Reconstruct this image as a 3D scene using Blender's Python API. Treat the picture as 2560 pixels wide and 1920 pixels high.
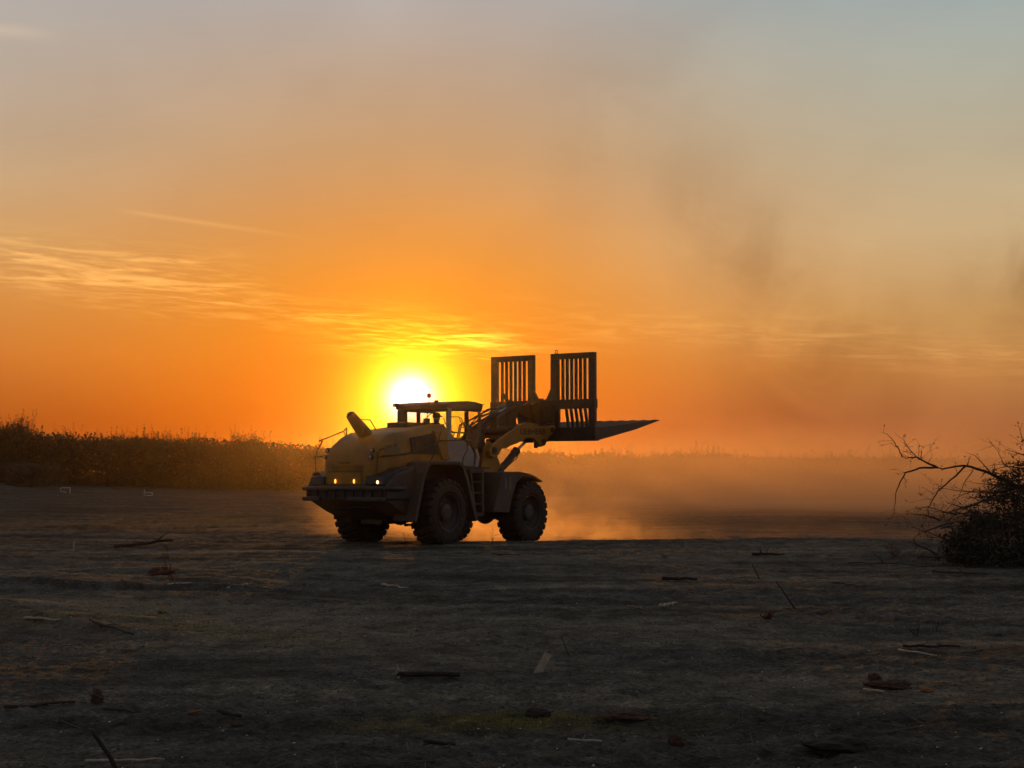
import bpy, bmesh, math, random
import numpy as np
from mathutils import Vector, Matrix

for o in list(bpy.data.objects):
    bpy.data.objects.remove(o)
SC = bpy.context.scene
COL = SC.collection
rad = math.radians
random.seed(7)
RNG = np.random.default_rng(7)

# ------------------------------------------------------------------ camera
F_PX, CAM_H, HORIZON = 3700.0, 1.85, 1185.0
PITCH = math.atan((HORIZON - 960) / F_PX)
cd = bpy.data.cameras.new('camera')
cam = bpy.data.objects.new('camera', cd)
COL.objects.link(cam)
cam.location = (0, 0, CAM_H)
cam.rotation_euler = (math.pi / 2 + PITCH, 0, 0)
cd.sensor_width = 36
cd.lens = 36 * F_PX / 2560
cd.clip_start = 0.1
cd.clip_end = 5000
SC.camera = cam


def ray(px, py):
    x = (px - 1280) / F_PX
    z = -(py - 960) / F_PX
    return Vector((x, math.cos(PITCH) - z * math.sin(PITCH), math.sin(PITCH) + z * math.cos(PITCH)))


def at(px, py, Y):
    d = ray(px, py)
    return Vector((0, 0, CAM_H)) + d * (Y / d.y)


# ------------------------------------------------------------------ world
SUN_DIR = ray(1027, 996).normalized()
SUN_AZ = math.atan2(SUN_DIR.x, SUN_DIR.y)
SUN_EL = math.asin(SUN_DIR.z)
world = bpy.data.worlds.new('World')
SC.world = world
world.use_nodes = True
NT = world.node_tree
NT.nodes.clear()


class G:
    """tiny node-graph helper"""
    def __init__(self, nt):
        self.nt = nt

    def n(self, kind, **kw):
        nd = self.nt.nodes.new(kind)
        for k, v in kw.items():
            setattr(nd, k, v)
        return nd

    def link(self, a, b):
        self.nt.links.new(a, b)

    def put(self, sock, v):
        if isinstance(v, (int, float)):
            sock.default_value = v
        elif isinstance(v, (tuple, list)):
            sock.default_value = v
        else:
            self.nt.links.new(v, sock)

    def m(self, op, a, b=0.0, c=0.0, clamp=False):
        nd = self.nt.nodes.new('ShaderNodeMath')
        nd.operation = op
        nd.use_clamp = clamp
        self.put(nd.inputs[0], a)
        self.put(nd.inputs[1], b)
        self.put(nd.inputs[2], c)
        return nd.outputs[0]

    def mix(self, f, a, b, mode='MIX'):
        nd = self.nt.nodes.new('ShaderNodeMix')
        nd.data_type = 'RGBA'
        nd.blend_type = mode
        nd.clamp_factor = False
        self.put(nd.inputs[0], f)
        self.put(nd.inputs[6], a)
        self.put(nd.inputs[7], b)
        return nd.outputs[2]

    def gauss(self, x, c, s):
        d = self.m('DIVIDE', self.m('SUBTRACT', x, c), s)
        return self.m('EXPONENT', self.m('MULTIPLY', self.m('MULTIPLY', d, d), -1.0))

    def sstep(self, x, a, b, lo=0.0, hi=1.0):
        nd = self.nt.nodes.new('ShaderNodeMapRange')
        nd.interpolation_type = 'SMOOTHSTEP'
        self.put(nd.inputs[0], x)
        for i, v in ((1, a), (2, b), (3, lo), (4, hi)):
            nd.inputs[i].default_value = v
        return nd.outputs[0]

    def xyz(self, v):
        nd = self.nt.nodes.new('ShaderNodeSeparateXYZ')
        self.put(nd.inputs[0], v)
        return nd.outputs

    def cxyz(self, x, y, z):
        nd = self.nt.nodes.new('ShaderNodeCombineXYZ')
        for i, v in enumerate((x, y, z)):
            self.put(nd.inputs[i], v)
        return nd.outputs[0]

    def noise(self, vec, scale=1.0, detail=4.0, rough=0.55, dist=0.0):
        nd = self.nt.nodes.new('ShaderNodeTexNoise')
        self.put(nd.inputs['Vector'], vec)
        nd.inputs['Scale'].default_value = scale
        nd.inputs['Detail'].default_value = detail
        nd.inputs['Roughness'].default_value = rough
        nd.inputs['Distortion'].default_value = dist
        return nd.outputs['Fac']

    def ramp(self, x, stops):
        nd = self.nt.nodes.new('ShaderNodeValToRGB')
        cr = nd.color_ramp
        cr.interpolation = 'EASE' if False else 'LINEAR'
        while len(cr.elements) > 1:
            cr.elements.remove(cr.elements[-1])
        for i, (p, c) in enumerate(stops):
            e = cr.elements[0] if i == 0 else cr.elements.new(p)
            e.position = p
            e.color = (c[0], c[1], c[2], 1)
        self.put(nd.inputs[0], x)
        return nd.outputs[0]


def lin(r, g, b):
    def f(v):
        v /= 255.0
        return v / 12.92 if v <= 0.04045 else ((v + 0.055) / 1.055) ** 2.4
    return (f(r), f(g), f(b))


g = G(NT)
tc = g.n('ShaderNodeTexCoord')
D = tc.outputs['Generated']
nrm = g.n('ShaderNodeVectorMath', operation='NORMALIZE')
g.link(D, nrm.inputs[0])
dx, dy, dz = g.xyz(nrm.outputs[0])
DEG = 180 / math.pi
el = g.m('MULTIPLY', g.m('ARCSINE', dz), DEG)
az = g.m('MULTIPLY', g.m('ARCTAN2', dx, dy), DEG)
daz = g.m('ABSOLUTE', g.m('SUBTRACT', az, SUN_AZ * DEG))
daz = g.m('MINIMUM', daz, g.m('SUBTRACT', 360.0, daz))
up = g.m('DIVIDE', el, 90.0)


def sky_ramp(lst):
    return g.ramp(up, [(max(e, 0) / 90.0, lin(*c)) for e, c in lst])


HIGH = [(26, (148, 147, 148)), (40, (122, 124, 130)), (90, (92, 95, 101))]
rA = sky_ramp([(0, (205, 82, 0)), (1.5, (226, 96, 0)), (3, (240, 115, 2)), (5.5, (242, 136, 18)), (7.5, (236, 144, 42)),
               (9.5, (224, 148, 72)), (12.5, (204, 158, 112)), (15, (195, 165, 138)), (18, (184, 174, 168))] + HIGH)
rL = sky_ramp([(0, (158, 76, 30)), (2, (172, 88, 32)), (4.5, (208, 126, 56)), (6.5, (210, 143, 76)), (8.5, (206, 160, 104)),
               (11.5, (198, 172, 140)), (14, (193, 176, 158)), (18, (178, 176, 174))] + HIGH)
rR = sky_ramp([(0, (152, 90, 56)), (2, (176, 110, 66)), (4.0, (200, 138, 76)), (6, (212, 164, 102)), (9, (212, 184, 140)),
               (12, (190, 176, 148)), (14.5, (176, 174, 158)), (18, (156, 170, 170))] + HIGH)
rC = sky_ramp([(0, (112, 100, 98)), (8, (128, 118, 118)), (26, (118, 118, 124)), (50, (102, 105, 112)), (90, (92, 95, 101))])
side = g.sstep(az, -9.0, 8.0)
rB = g.mix(side, rL, rR)
wA = g.gauss(daz, 0.0, 12.5)
col = g.mix(wA, rB, rA)
wC = g.sstep(daz, 28.0, 110.0)
col = g.mix(wC, col, rC)

# slow unevenness of the hazy sky
sv = g.cxyz(g.m('MULTIPLY', az, 0.09), g.m('MULTIPLY', el, 0.16), 3.1)
uneven = g.noise(sv, 1.0, 3.0, 0.5, 0.3)
col = g.mix(1.0, col, g.ramp(uneven, [(0.3, (0.93, 0.92, 0.92)), (0.7, (1.05, 1.06, 1.06))]), 'MULTIPLY')

# drifting dust smoke hanging in the sky on the right
def blob(ca, ce, sa, se, amt):
    return g.m('MULTIPLY', g.m('MULTIPLY', g.gauss(az, ca, sa), g.gauss(el, ce, se)), amt)
sm = blob(9.6, 8.1, 2.7, 1.9, .80)
for b in ((7.4, 10.8, 1.9, 1.8, .50), (5.2, 14.2, 2.2, 2.6, .28), (11.8, 2.0, 4.6, 2.8, .72), (10.8, 5.2, 3.2, 2.2, .48), (19.4, 7.2, 2.1, 2.0, 1.15),
          (18.0, .9, 1.6, .9, .80), (13.6, 5.6, 3.0, 2.0, .35), (2.6, 13.0, 1.6, 3.0, .20), (20.0, 3.0, 2.0, 3.0, .35)):
    sm = g.m('ADD', sm, blob(*b))
smn = g.noise(g.cxyz(g.m('MULTIPLY', az, .30), g.m('MULTIPLY', el, .24), 9.0), 1.0, 6.0, .58, .8)
sm = g.m('MULTIPLY', sm, g.sstep(smn, .25, .70, .35, 1.30))
col = g.mix(g.m('MINIMUM', g.m('MULTIPLY', sm, .72), .9), col, g.mix(1.0, col, (.66, .60, .56, 1), 'MULTIPLY'))

# cirrus streaks
v = g.m('ADD', el, g.m('MULTIPLY', az, .045))
cv = g.cxyz(g.m('MULTIPLY', az, .33), g.m('MULTIPLY', v, 3.4), 0.7)
cn = g.noise(cv, 1.0, 7.0, .62, .55)
cn2 = g.noise(g.cxyz(g.m('MULTIPLY', az, .16), g.m('MULTIPLY', v, .9), 5.0), 1.0, 3.0, .5, .4)
streak = g.m('MULTIPLY', g.sstep(cn, .44, .68), g.sstep(cn2, .34, .56))
fine = g.sstep(g.noise(g.cxyz(g.m('MULTIPLY', az, .8), g.m('MULTIPLY', v, 8.0), 2.0), 1.0, 4.0, .5, .35), .42, .7)
bandL = g.m('MULTIPLY', g.gauss(v, 6.85, .95), g.m('MULTIPLY', g.sstep(az, -8.0, -13.0), 1.0))
bandM = g.m('MULTIPLY', g.gauss(v, 5.85, .55), g.m('MULTIPLY', g.gauss(az, -9.5, 4.5), .75))
bandS = g.m('MULTIPLY', g.gauss(v, 5.05, .58), g.m('MULTIPLY', g.gauss(az, -3.2, 3.3), 1.9))
bandR = g.m('MULTIPLY', g.gauss(g.m('ADD', v, g.m('MULTIPLY', az, .055)), 6.15, .72), g.m('MULTIPLY', g.sstep(az, -3.0, 4.0), .36))
band = g.m('ADD', g.m('ADD', bandL, bandM), g.m('ADD', bandS, bandR))
cl = g.m('MULTIPLY', g.m('ADD', g.m('MULTIPLY', streak, 1.3), g.m('MULTIPLY', fine, .45)), band)
trail = g.m('MULTIPLY', g.gauss(g.m('ADD', el, g.m('MULTIPLY', az, .112)), 8.16, .085),
            g.m('MULTIPLY', g.sstep(az, -15.5, -13.5), g.sstep(az, -7.0, -12.0)))
cl = g.m('ADD', cl, g.m('MULTIPLY', trail, .34))
wisp = g.m('MULTIPLY', g.gauss(g.m('ADD', el, g.m('MULTIPLY', az, .02)), 15.65, .22), g.sstep(az, -16.8, -19.0))
cl = g.m('ADD', cl, g.m('MULTIPLY', wisp, .35))

# angle from the sun, the bright aureole round it
dt = g.n('ShaderNodeVectorMath', operation='DOT_PRODUCT')
g.link(nrm.outputs[0], dt.inputs[0])
dt.inputs[1].default_value = SUN_DIR
th = g.m('MULTIPLY', g.m('ARCCOSINE', g.m('MINIMUM', dt.outputs['Value'], 1.0)), DEG)
near_sun = g.gauss(th, 0.0, 4.0)
cloud_col = g.mix(near_sun, (.28, .16, .045, 1), (.60, .66, .03, 1))
col = g.mix(cl, col, cloud_col, 'ADD')
glowR = g.m('MULTIPLY', g.m('EXPONENT', g.m('DIVIDE', th, -1.25)), 3.0)
glowG = g.m('MULTIPLY', g.m('EXPONENT', g.m('MULTIPLY', g.m('POWER', g.m('DIVIDE', th, 1.5), 1.5), -1.0)), 2.1)
glowB = g.m('MULTIPLY', g.gauss(th, 0.0, .72), 2.9)
comb = g.n('ShaderNodeCombineColor')
g.link(glowR, comb.inputs[0])
g.link(glowG, comb.inputs[1])
g.link(glowB, comb.inputs[2])
col = g.mix(1.0, col, comb.outputs[0], 'ADD')

# a share of the physical twilight sky under it
skyt = g.n('ShaderNodeTexSky', sky_type='NISHITA')
skyt.sun_disc = False
skyt.sun_elevation = SUN_EL
skyt.sun_rotation = SUN_AZ
skyt.dust_density = 6.0
bg1 = g.n('ShaderNodeBackground')
g.link(col, bg1.inputs[0])
bg1.inputs[1].default_value = 1.0
bg2 = g.n('ShaderNodeBackground')
g.link(skyt.outputs[0], bg2.inputs[0])
bg2.inputs[1].default_value = 0.05
ms = g.n('ShaderNodeMixShader')
ms.inputs[0].default_value = 0.04
g.link(bg1.outputs[0], ms.inputs[1])
g.link(bg2.outputs[0], ms.inputs[2])
wo = g.n('ShaderNodeOutputWorld')
g.link(ms.outputs[0], wo.inputs[0])
world.cycles.sampling_method = 'MANUAL'
world.cycles.sample_map_resolution = 2048

sl = bpy.data.lights.new('sun', 'SUN')
sl.energy = 1.05
sl.angle = rad(0.6)
sl.color = (1.0, .42, .06)
sun = bpy.data.objects.new('sun', sl)
COL.objects.link(sun)
sun.rotation_euler = (-SUN_DIR).to_track_quat('-Z', 'Y').to_euler()

SC.view_settings.view_transform = 'Standard'
SC.view_settings.look = 'None'
SC.view_settings.exposure = 0
SC.view_settings.gamma = 1
SC.view_settings.use_curve_mapping = False
cy = SC.cycles
cy.use_denoising = True
cy.max_bounces = 5
cy.diffuse_bounces = 2
cy.glossy_bounces = 2
cy.transparent_max_bounces = 24
cy.volume_bounces = 2
cy.volume_step_rate = 1.0
cy.volume_max_steps = 96
cy.sample_clamp_indirect = 3.0


# ------------------------------------------------------------------ materials
def mat(name, base, rough=.7, metal=0.0, var=.25, scale=3.0, bump=0.0, bscale=40.0, dust=0.0, spec=.4, coat=0.0):
    m_ = bpy.data.materials.new(name)
    m_.use_nodes = True
    nt = m_.node_tree
    b = nt.nodes['Principled BSDF']
    q = G(nt)
    tcn = q.n('ShaderNodeTexCoord').outputs['Object']
    n1 = q.noise(tcn, scale, 6.0, .6)
    lo = tuple(c * (1 - var) for c in base)
    hi = tuple(min(1, c * (1 + var)) for c in base)
    c = q.ramp(n1, [(.3, lo), (.7, hi)])
    if dust > 0:
        n2 = q.noise(tcn, scale * 2.3, 5.0, .65)
        c = q.mix(q.m('MULTIPLY', q.sstep(n2, .35, .75), dust), c, (.14, .095, .06, 1))
    q.link(c, b.inputs['Base Color'])
    b.inputs['Roughness'].default_value = rough
    b.inputs['Metallic'].default_value = metal
    b.inputs['Specular IOR Level'].default_value = spec
    b.inputs['Coat Weight'].default_value = coat
    if bump > 0:
        bn = q.n('ShaderNodeBump')
        bn.inputs['Strength'].default_value = 1.0
        bn.inputs['Distance'].default_value = bump
        q.link(q.noise(tcn, bscale, 5.0, .6), bn.inputs['Height'])
        q.link(bn.outputs[0], b.inputs['Normal'])
    return m_


def emis(name, c, s):
    m_ = bpy.data.materials.new(name)
    m_.use_nodes = True
    b = m_.node_tree.nodes['Principled BSDF']
    b.inputs['Base Color'].default_value = (*c, 1)
    b.inputs['Emission Color'].default_value = (*c, 1)
    b.inputs['Emission Strength'].default_value = s
    return m_


M = {}
M['yellow'] = mat('yellow_paint', (.27, .138, .006), .5, var=.32, scale=1.6, dust=.4, coat=.05)
M['white'] = mat('light_grey_paint', (.30, .285, .27), .5, var=.15, scale=1.5, dust=.35)
M['grey'] = mat('dark_grey_paint', (.048, .043, .040), .6, var=.25, scale=2.0, dust=.25)
M['black'] = mat('black_steel', (.022, .02, .02), .5, var=.3, scale=4.0, dust=.15)
M['steel'] = mat('worn_dark_steel', (.035, .030, .029), .45, metal=.3, var=.35, scale=5.0, dust=.25)
M['chrome'] = mat('chrome_rod', (.6, .6, .62), .18, metal=1.0, var=.05)
M['rubber'] = mat('tyre_rubber', (.024, .019, .016), .85, var=.3, scale=6.0, dust=.22, bump=.004, bscale=25)
M['roof'] = mat('cab_roof_plastic', (.05, .04, .035), .5, var=.2, dust=.3)
M['decal'] = mat('decal_black', (.02, .018, .018), .5, var=.1)
M['decal_grey'] = mat('decal_silver', (.15, .13, .11), .4, var=.1)
M['reflector'] = mat('lamp_glass', (.35, .33, .33), .2, var=.1)
M['amber'] = emis('amber_lamp', (1.0, .42, .06), 2.6)
M['lampwhite'] = emis('white_lamp', (1.0, .62, .34), 2.2)
M['beacon'] = mat('beacon_orange', (.7, .12, .01), .3, var=.05)
M['cloth'] = mat('work_jacket', (.05, .045, .05), .9, var=.3)
M['skin'] = mat('skin', (.30, .17, .12), .6, var=.08)
M['cap'] = mat('cap_cloth', (.03, .03, .035), .9, var=.1)
M['seatm'] = mat('seat_fabric', (.03, .03, .03), .9)
M['bark'] = mat('bark', (.045, .035, .028), .9, var=.35, scale=14, bump=.004, bscale=60)
M['twig'] = mat('dead_twig', (.05, .038, .03), .9, var=.35, scale=8)
M['leafd'] = mat('withered_leaf', (.026, .028, .016), .8, var=.4, scale=5)
M['pale_wood'] = mat('pale_dry_wood', (.36, .30, .23), .85, var=.3, scale=18, bump=.003, bscale=50)
M['dark_wood'] = mat('dark_dead_wood', (.032, .022, .018), .9, var=.35, scale=14, bump=.005, bscale=50)
M['pvc'] = mat('pale_pipe', (.40, .37, .29), .5, var=.12, scale=4)
M['rust_plant'] = mat('reddish_weed', (.10, .035, .02), .9, var=.3, scale=20)
M['clod'] = mat('brown_clod', (.075, .042, .028), .95, var=.4, scale=20, bump=.01, bscale=50)
M['stone'] = mat('pale_stone', (.50, .47, .43), .8, var=.3, scale=30)
M['crumb'] = mat('soil_crumb', (.085, .08, .07), .95, var=.6, scale=1.5)
M['straw'] = mat('dry_straw', (.19, .145, .075), .85, var=.35, scale=10)
M['litter'] = mat('twig_litter', (.13, .105, .08), .9, var=.5, scale=3)
M['moss'] = mat('green_weed', (.17, .15, .045), .85, var=.4, scale=10)
M['orange_leaf'] = mat('orange_bark_piece', (.24, .10, .03), .8, var=.3, scale=20)


def leaf_mat():
    m_ = bpy.data.materials.new('orchard_leaves')
    m_.use_nodes = True
    nt = m_.node_tree
    q = G(nt)
    b = nt.nodes['Principled BSDF']
    tcn = q.n('ShaderNodeTexCoord').outputs['Object']
    c = q.ramp(q.noise(tcn, 1.1, 5.0, .6), [(.3, (.030, .030, .013)), (.7, (.075, .064, .028))])
    q.link(c, b.inputs['Base Color'])
    b.inputs['Roughness'].default_value = .7
    tr = q.n('ShaderNodeBsdfTranslucent')
    q.link(q.mix(1.0, c, (1.0, .8, .45, 1), 'MULTIPLY'), tr.inputs[0])
    mx = q.n('ShaderNodeMixShader')
    mx.inputs[0].default_value = .12
    q.link(b.outputs[0], mx.inputs[1])
    q.link(tr.outputs[0], mx.inputs[2])
    q.link(mx.outputs[0], nt.nodes['Material Output'].inputs['Surface'])
    return m_


M['leaf'] = leaf_mat()


def glass_mat():
    m_ = bpy.data.materials.new('dusty_cab_glass')
    m_.use_nodes = True
    nt = m_.node_tree
    nt.nodes.clear()
    q = G(nt)
    tr = q.n('ShaderNodeBsdfTransparent')
    tr.inputs[0].default_value = (.93, .91, .89, 1)
    gl = q.n('ShaderNodeBsdfGlossy')
    gl.inputs['Roughness'].default_value = .03
    df = q.n('ShaderNodeBsdfDiffuse')
    df.inputs[0].default_value = (.20, .16, .12, 1)
    lw = q.n('ShaderNodeLayerWeight')
    lw.inputs[0].default_value = .5
    m1 = q.n('ShaderNodeMixShader')
    q.link(q.m('ADD', q.m('MULTIPLY', q.m('POWER', lw.outputs['Facing'], 5.0), .9), .03), m1.inputs[0])
    q.link(tr.outputs[0], m1.inputs[1])
    q.link(gl.outputs[0], m1.inputs[2])
    m2 = q.n('ShaderNodeMixShader')
    tcn = q.n('ShaderNodeTexCoord').outputs['Object']
    q.link(q.sstep(q.noise(tcn, 5.0, 5.0, .65), .3, .8, .01, .10), m2.inputs[0])
    q.link(m1.outputs[0], m2.inputs[1])
    q.link(df.outputs[0], m2.inputs[2])
    o = q.n('ShaderNodeOutputMaterial')
    q.link(m2.outputs[0], o.inputs[0])
    return m_


M['glass'] = glass_mat()


# ------------------------------------------------------------------ mesh helpers
def tag(o, label=None, cat=None, group=None, kind=None):
    if label:
        o['label'] = label
    if cat:
        o['category'] = cat
    if group:
        o['group'] = group
    if kind:
        o['kind'] = kind
    return o


def empty(name, loc, rz=0.0, label=None, cat=None, group=None):
    o = bpy.data.objects.new(name, None)
    COL.objects.link(o)
    o.location = loc
    o.rotation_euler = (0, 0, rz)
    o.empty_display_size = .3
    return tag(o, label, cat, group)


class MB:
    def __init__(self):
        self.v, self.f = [], []

    def raw(self, vs, fs):
        k = len(self.v)
        self.v += [tuple(x) for x in vs]
        self.f += [tuple(i + k for i in f) for f in fs]
        return self

    def box(self, x0, x1, y0, y1, z0, z1, mtx=None):
        vs = [Vector((x, y, z)) for x in (x0, x1) for y in (y0, y1) for z in (z0, z1)]
        if mtx:
            vs = [mtx @ p for p in vs]
        return self.raw(vs, [(0, 1, 3, 2), (4, 6, 7, 5), (0, 4, 5, 1), (2, 3, 7, 6), (0, 2, 6, 4), (1, 5, 7, 3)])

    def prism(self, poly, y0, y1):
        """poly of (x, z) extruded along y"""
        n = len(poly)
        vs = [(x, y0, z) for x, z in poly] + [(x, y1, z) for x, z in poly]
        fs = [tuple(range(n)), tuple(range(2 * n - 1, n - 1, -1))]
        fs += [(i, i + n, (i + 1) % n + n, (i + 1) % n) for i in range(n)]
        return self.raw(vs, fs)

    def prismx(self, poly, x0, x1):
        """poly of (y, z) extruded along x"""
        n = len(poly)
        vs = [(x0, y, z) for y, z in poly] + [(x1, y, z) for y, z in poly]
        fs = [tuple(range(n)), tuple(range(2 * n - 1, n - 1, -1))]
        fs += [(i, i + n, (i + 1) % n + n, (i + 1) % n) for i in range(n)]
        return self.raw(vs, fs)

    def tube(self, pts, r, n=8, cap=True):
        pts = [Vector(p) for p in pts]
        rs = r if isinstance(r, (list, tuple)) else [r] * len(pts)
        vs, fs = [], []
        prev = None
        for i, p in enumerate(pts):
            a = pts[max(i - 1, 0)]
            b = pts[min(i + 1, len(pts) - 1)]
            t = (b - a)
            t = t.normalized() if t.length > 1e-9 else Vector((0, 0, 1))
            if prev is None:
                u = t.cross(Vector((0, 0, 1)))
                if u.length < .1:
                    u = t.cross(Vector((0, 1, 0)))
            else:
                u = prev - t * prev.dot(t)
            u.normalize()
            prev = u
            w = t.cross(u)
            for k in range(n):
                an = 2 * math.pi * k / n
                vs.append(p + (u * math.cos(an) + w * math.sin(an)) * rs[i])
        for i in range(len(pts) - 1):
            for k in range(n):
                a, b = i * n + k, i * n + (k + 1) % n
                fs.append((a, b, b + n, a + n))
        if cap:
            fs.append(tuple(reversed(range(n))))
            fs.append(tuple(range((len(pts) - 1) * n, len(pts) * n)))
        return self.raw(vs, fs)

    def lathe_y(self, prof, cx, cz, n=40, caps=(1, 1)):
        """prof of (radius, y) turned round an axle along y"""
        vs, fs = [], []
        for r, y in prof:
            for k in range(n):
                a = 2 * math.pi * k / n
                vs.append((cx + r * math.cos(a), y, cz + r * math.sin(a)))
        m_ = len(prof)
        for i in range(m_ - 1):
            for k in range(n):
                a, b = i * n + k, i * n + (k + 1) % n
                fs.append((a, a + n, b + n, b))
        if caps[0]:
            fs.append(tuple(range(n)))
        if caps[1]:
            fs.append(tuple(reversed(range((m_ - 1) * n, m_ * n))))
        return self.raw(vs, fs)

    def ball(self, c, r, n=10, m_=7):
        rx, ry, rz = r if isinstance(r, (tuple, list)) else (r, r, r)
        vs, fs = [], []
        for i in range(1, m_):
            ph = math.pi * i / m_
            for k in range(n):
                a = 2 * math.pi * k / n
                vs.append((c[0] + rx * math.sin(ph) * math.cos(a), c[1] + ry * math.sin(ph) * math.sin(a), c[2] + rz * math.cos(ph)))
        vs += [(c[0], c[1], c[2] + rz), (c[0], c[1], c[2] - rz)]
        T, Bm = len(vs) - 2, len(vs) - 1
        for i in range(m_ - 2):
            for k in range(n):
                a, b = i * n + k, i * n + (k + 1) % n
                fs.append((a, a + n, b + n, b))
        for k in range(n):
            fs.append((T, k, (k + 1) % n))
            fs.append((Bm, (m_ - 2) * n + (k + 1) % n, (m_ - 2) * n + k))
        return self.raw(vs, fs)

    def mesh(self, name, material, smooth=False):
        me = bpy.data.meshes.new(name)
        me.from_pydata(self.v, [], self.f)
        bm = bmesh.new()
        bm.from_mesh(me)
        bmesh.ops.recalc_face_normals(bm, faces=bm.faces)
        bm.to_mesh(me)
        bm.free()
        me.materials.append(material)
        if smooth:
            me.polygons.foreach_set('use_smooth', [True] * len(me.polygons))
        return me

    def build(self, name, material, parent=None, bevel=0.0, smooth=False, loc=None):
        me = self.mesh(name, material, smooth)
        o = bpy.data.objects.new(name, me)
        COL.objects.link(o)
        if parent:
            o.parent = parent
        if loc is not None:
            o.location = loc
        if bevel > 0:
            b = o.modifiers.new('bevel', 'BEVEL')
            b.width = bevel
            b.segments = 2
            b.limit_method = 'ANGLE'
            b.angle_limit = rad(40)
        return o


def fast_mesh(name, verts, quads, material, smooth=False, ncol=4):
    me = bpy.data.meshes.new(name)
    verts = np.asarray(verts, dtype=np.float32)
    quads = np.asarray(quads, dtype=np.int32)
    me.vertices.add(len(verts))
    me.vertices.foreach_set('co', verts.ravel())
    me.loops.add(quads.size)
    me.loops.foreach_set('vertex_index', quads.ravel())
    me.polygons.add(len(quads))
    me.polygons.foreach_set('loop_start', np.arange(0, quads.size, quads.shape[1], dtype=np.int32))
    if smooth:
        me.polygons.foreach_set('use_smooth', np.ones(len(quads), dtype=bool))
    me.update(calc_edges=True)
    me.validate()
    me.materials.append(material)
    return me


# ------------------------------------------------------------------ terrain
LAT = np.random.default_rng(11).random((256, 256))


def vnoise(x, y):
    xi = np.floor(x).astype(np.int64)
    yi = np.floor(y).astype(np.int64)
    fx, fy = x - xi, y - yi
    fx = fx * fx * (3 - 2 * fx)
    fy = fy * fy * (3 - 2 * fy)
    a = LAT[xi & 255, yi & 255]
    b = LAT[(xi + 1) & 255, yi & 255]
    c = LAT[xi & 255, (yi + 1) & 255]
    d = LAT[(xi + 1) & 255, (yi + 1) & 255]
    return (a * (1 - fx) + b * fx) * (1 - fy) + (c * (1 - fx) + d * fx) * fy - .5


def sst(t):
    t = np.clip(t, 0, 1)
    return t * t * (3 - 2 * t)


def base_z(x, y):
    """the large shape of the field"""
    zh = np.interp(x, [-170, -53, -28, 0, 45, 150], [2.2, .95, .05, -.60, -1.15, -1.6])
    z = sst((y - 40) / 112.0) * zh
    right = sst((x + 6) / 5.0)
    z = z - .30 * right * sst((y - 40.6) / 5.0) * (1 - sst((y - 60) / 40.0) * .4)
    z = z + .05 * right * np.exp(-((y - 39.4) / 1.6) ** 2)
    z = z - .04 * np.exp(-(((x + .6) / 3.0) ** 2 + ((y - 42.5) / 1.5) ** 2))
    return z


def ground_z(x, y, fine=True):
    x = np.asarray(x, dtype=float)
    y = np.asarray(y, dtype=float)
    z = base_z(x, y)
    fl = 1 - .75 * np.exp(-(((x + 1.2) / 4.0) ** 2 + ((y - 41.0) / 4.0) ** 2))
    z = z + fl * (.14 * vnoise(x / 7.3 + 3, y / 6.1 + 9) + .10 * vnoise(x / 3.1 + y / 9 + 31, y / 1.7 + 5))
    # two low scraped ledges at the left and faint graded lines
    l1 = 23.4 - (x + 8) * .12 + .9 * vnoise(x / 2.2 + 3, x * 0 + 4.5)
    z = z + .11 * sst((y - l1) / .35) * sst((-x - 2.6) / 2.5) * (1 - sst((y - l1) / 5.0))
    l2 = 19.6 - (x + 6.8) * 1.05 + .6 * vnoise(x / 1.1 + 13, x * 0 + 8.5)
    z = z + .09 * sst((y - l2) / .30) * sst((-x - 3.6) / 1.0) * (1 - sst((y - l2) / 2.2))
    z = z + .065 * vnoise((x + y * .3) / 8.0 + 20, (y - x * .06) / .75 + 50) * sst((y - 14) / 8)
    # shallow wheel tracks sweeping across the near field
    tr = x * .42 + y
    z = z - .045 * np.exp(-((tr - 24.3 + vnoise(x / 4, y / 9) * .6) / .28) ** 2) * sst((-x + 2) / 6)
    z = z - .045 * np.exp(-((tr - 22.3 + vnoise(x / 4 + 7, y / 9) * .6) / .28) ** 2) * sst((-x + 2) / 6)
    if fine:
        rough = .55 + 1.5 * np.clip(vnoise(x / 2.6 + 60, y / 1.4 + 33) + .35, 0, .8)
        z = z + fl * (.042 * vnoise(x / .95, y / .62) + rough * (.026 * vnoise(x / .33 + 40, y / .30 + 17)
                      + .030 * vnoise(x / .13 + 80, y / .13 + 61) + .017 * vnoise(x / .055 + 11, y / .055 + 7)))
        z = z + .05 * np.maximum(vnoise(x / .5 + 100, y / .33 + 130) - .24, 0) * 1.4
    return z


def gz(x, y):
    return float(ground_z(np.array([x]), np.array([y]))[0])


def gp(px, py):
    """where the view ray through a point of the picture meets the ground"""
    d = ray(px, py)
    t = CAM_H / max(-d.z, 1e-3)
    for _ in range(40):
        p = Vector((0, 0, CAM_H)) + d * t
        h = gz(p.x, p.y)
        t += (p.z - h) / max(-d.z, .01) * .5
    return Vector((0, 0, CAM_H)) + d * t


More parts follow.
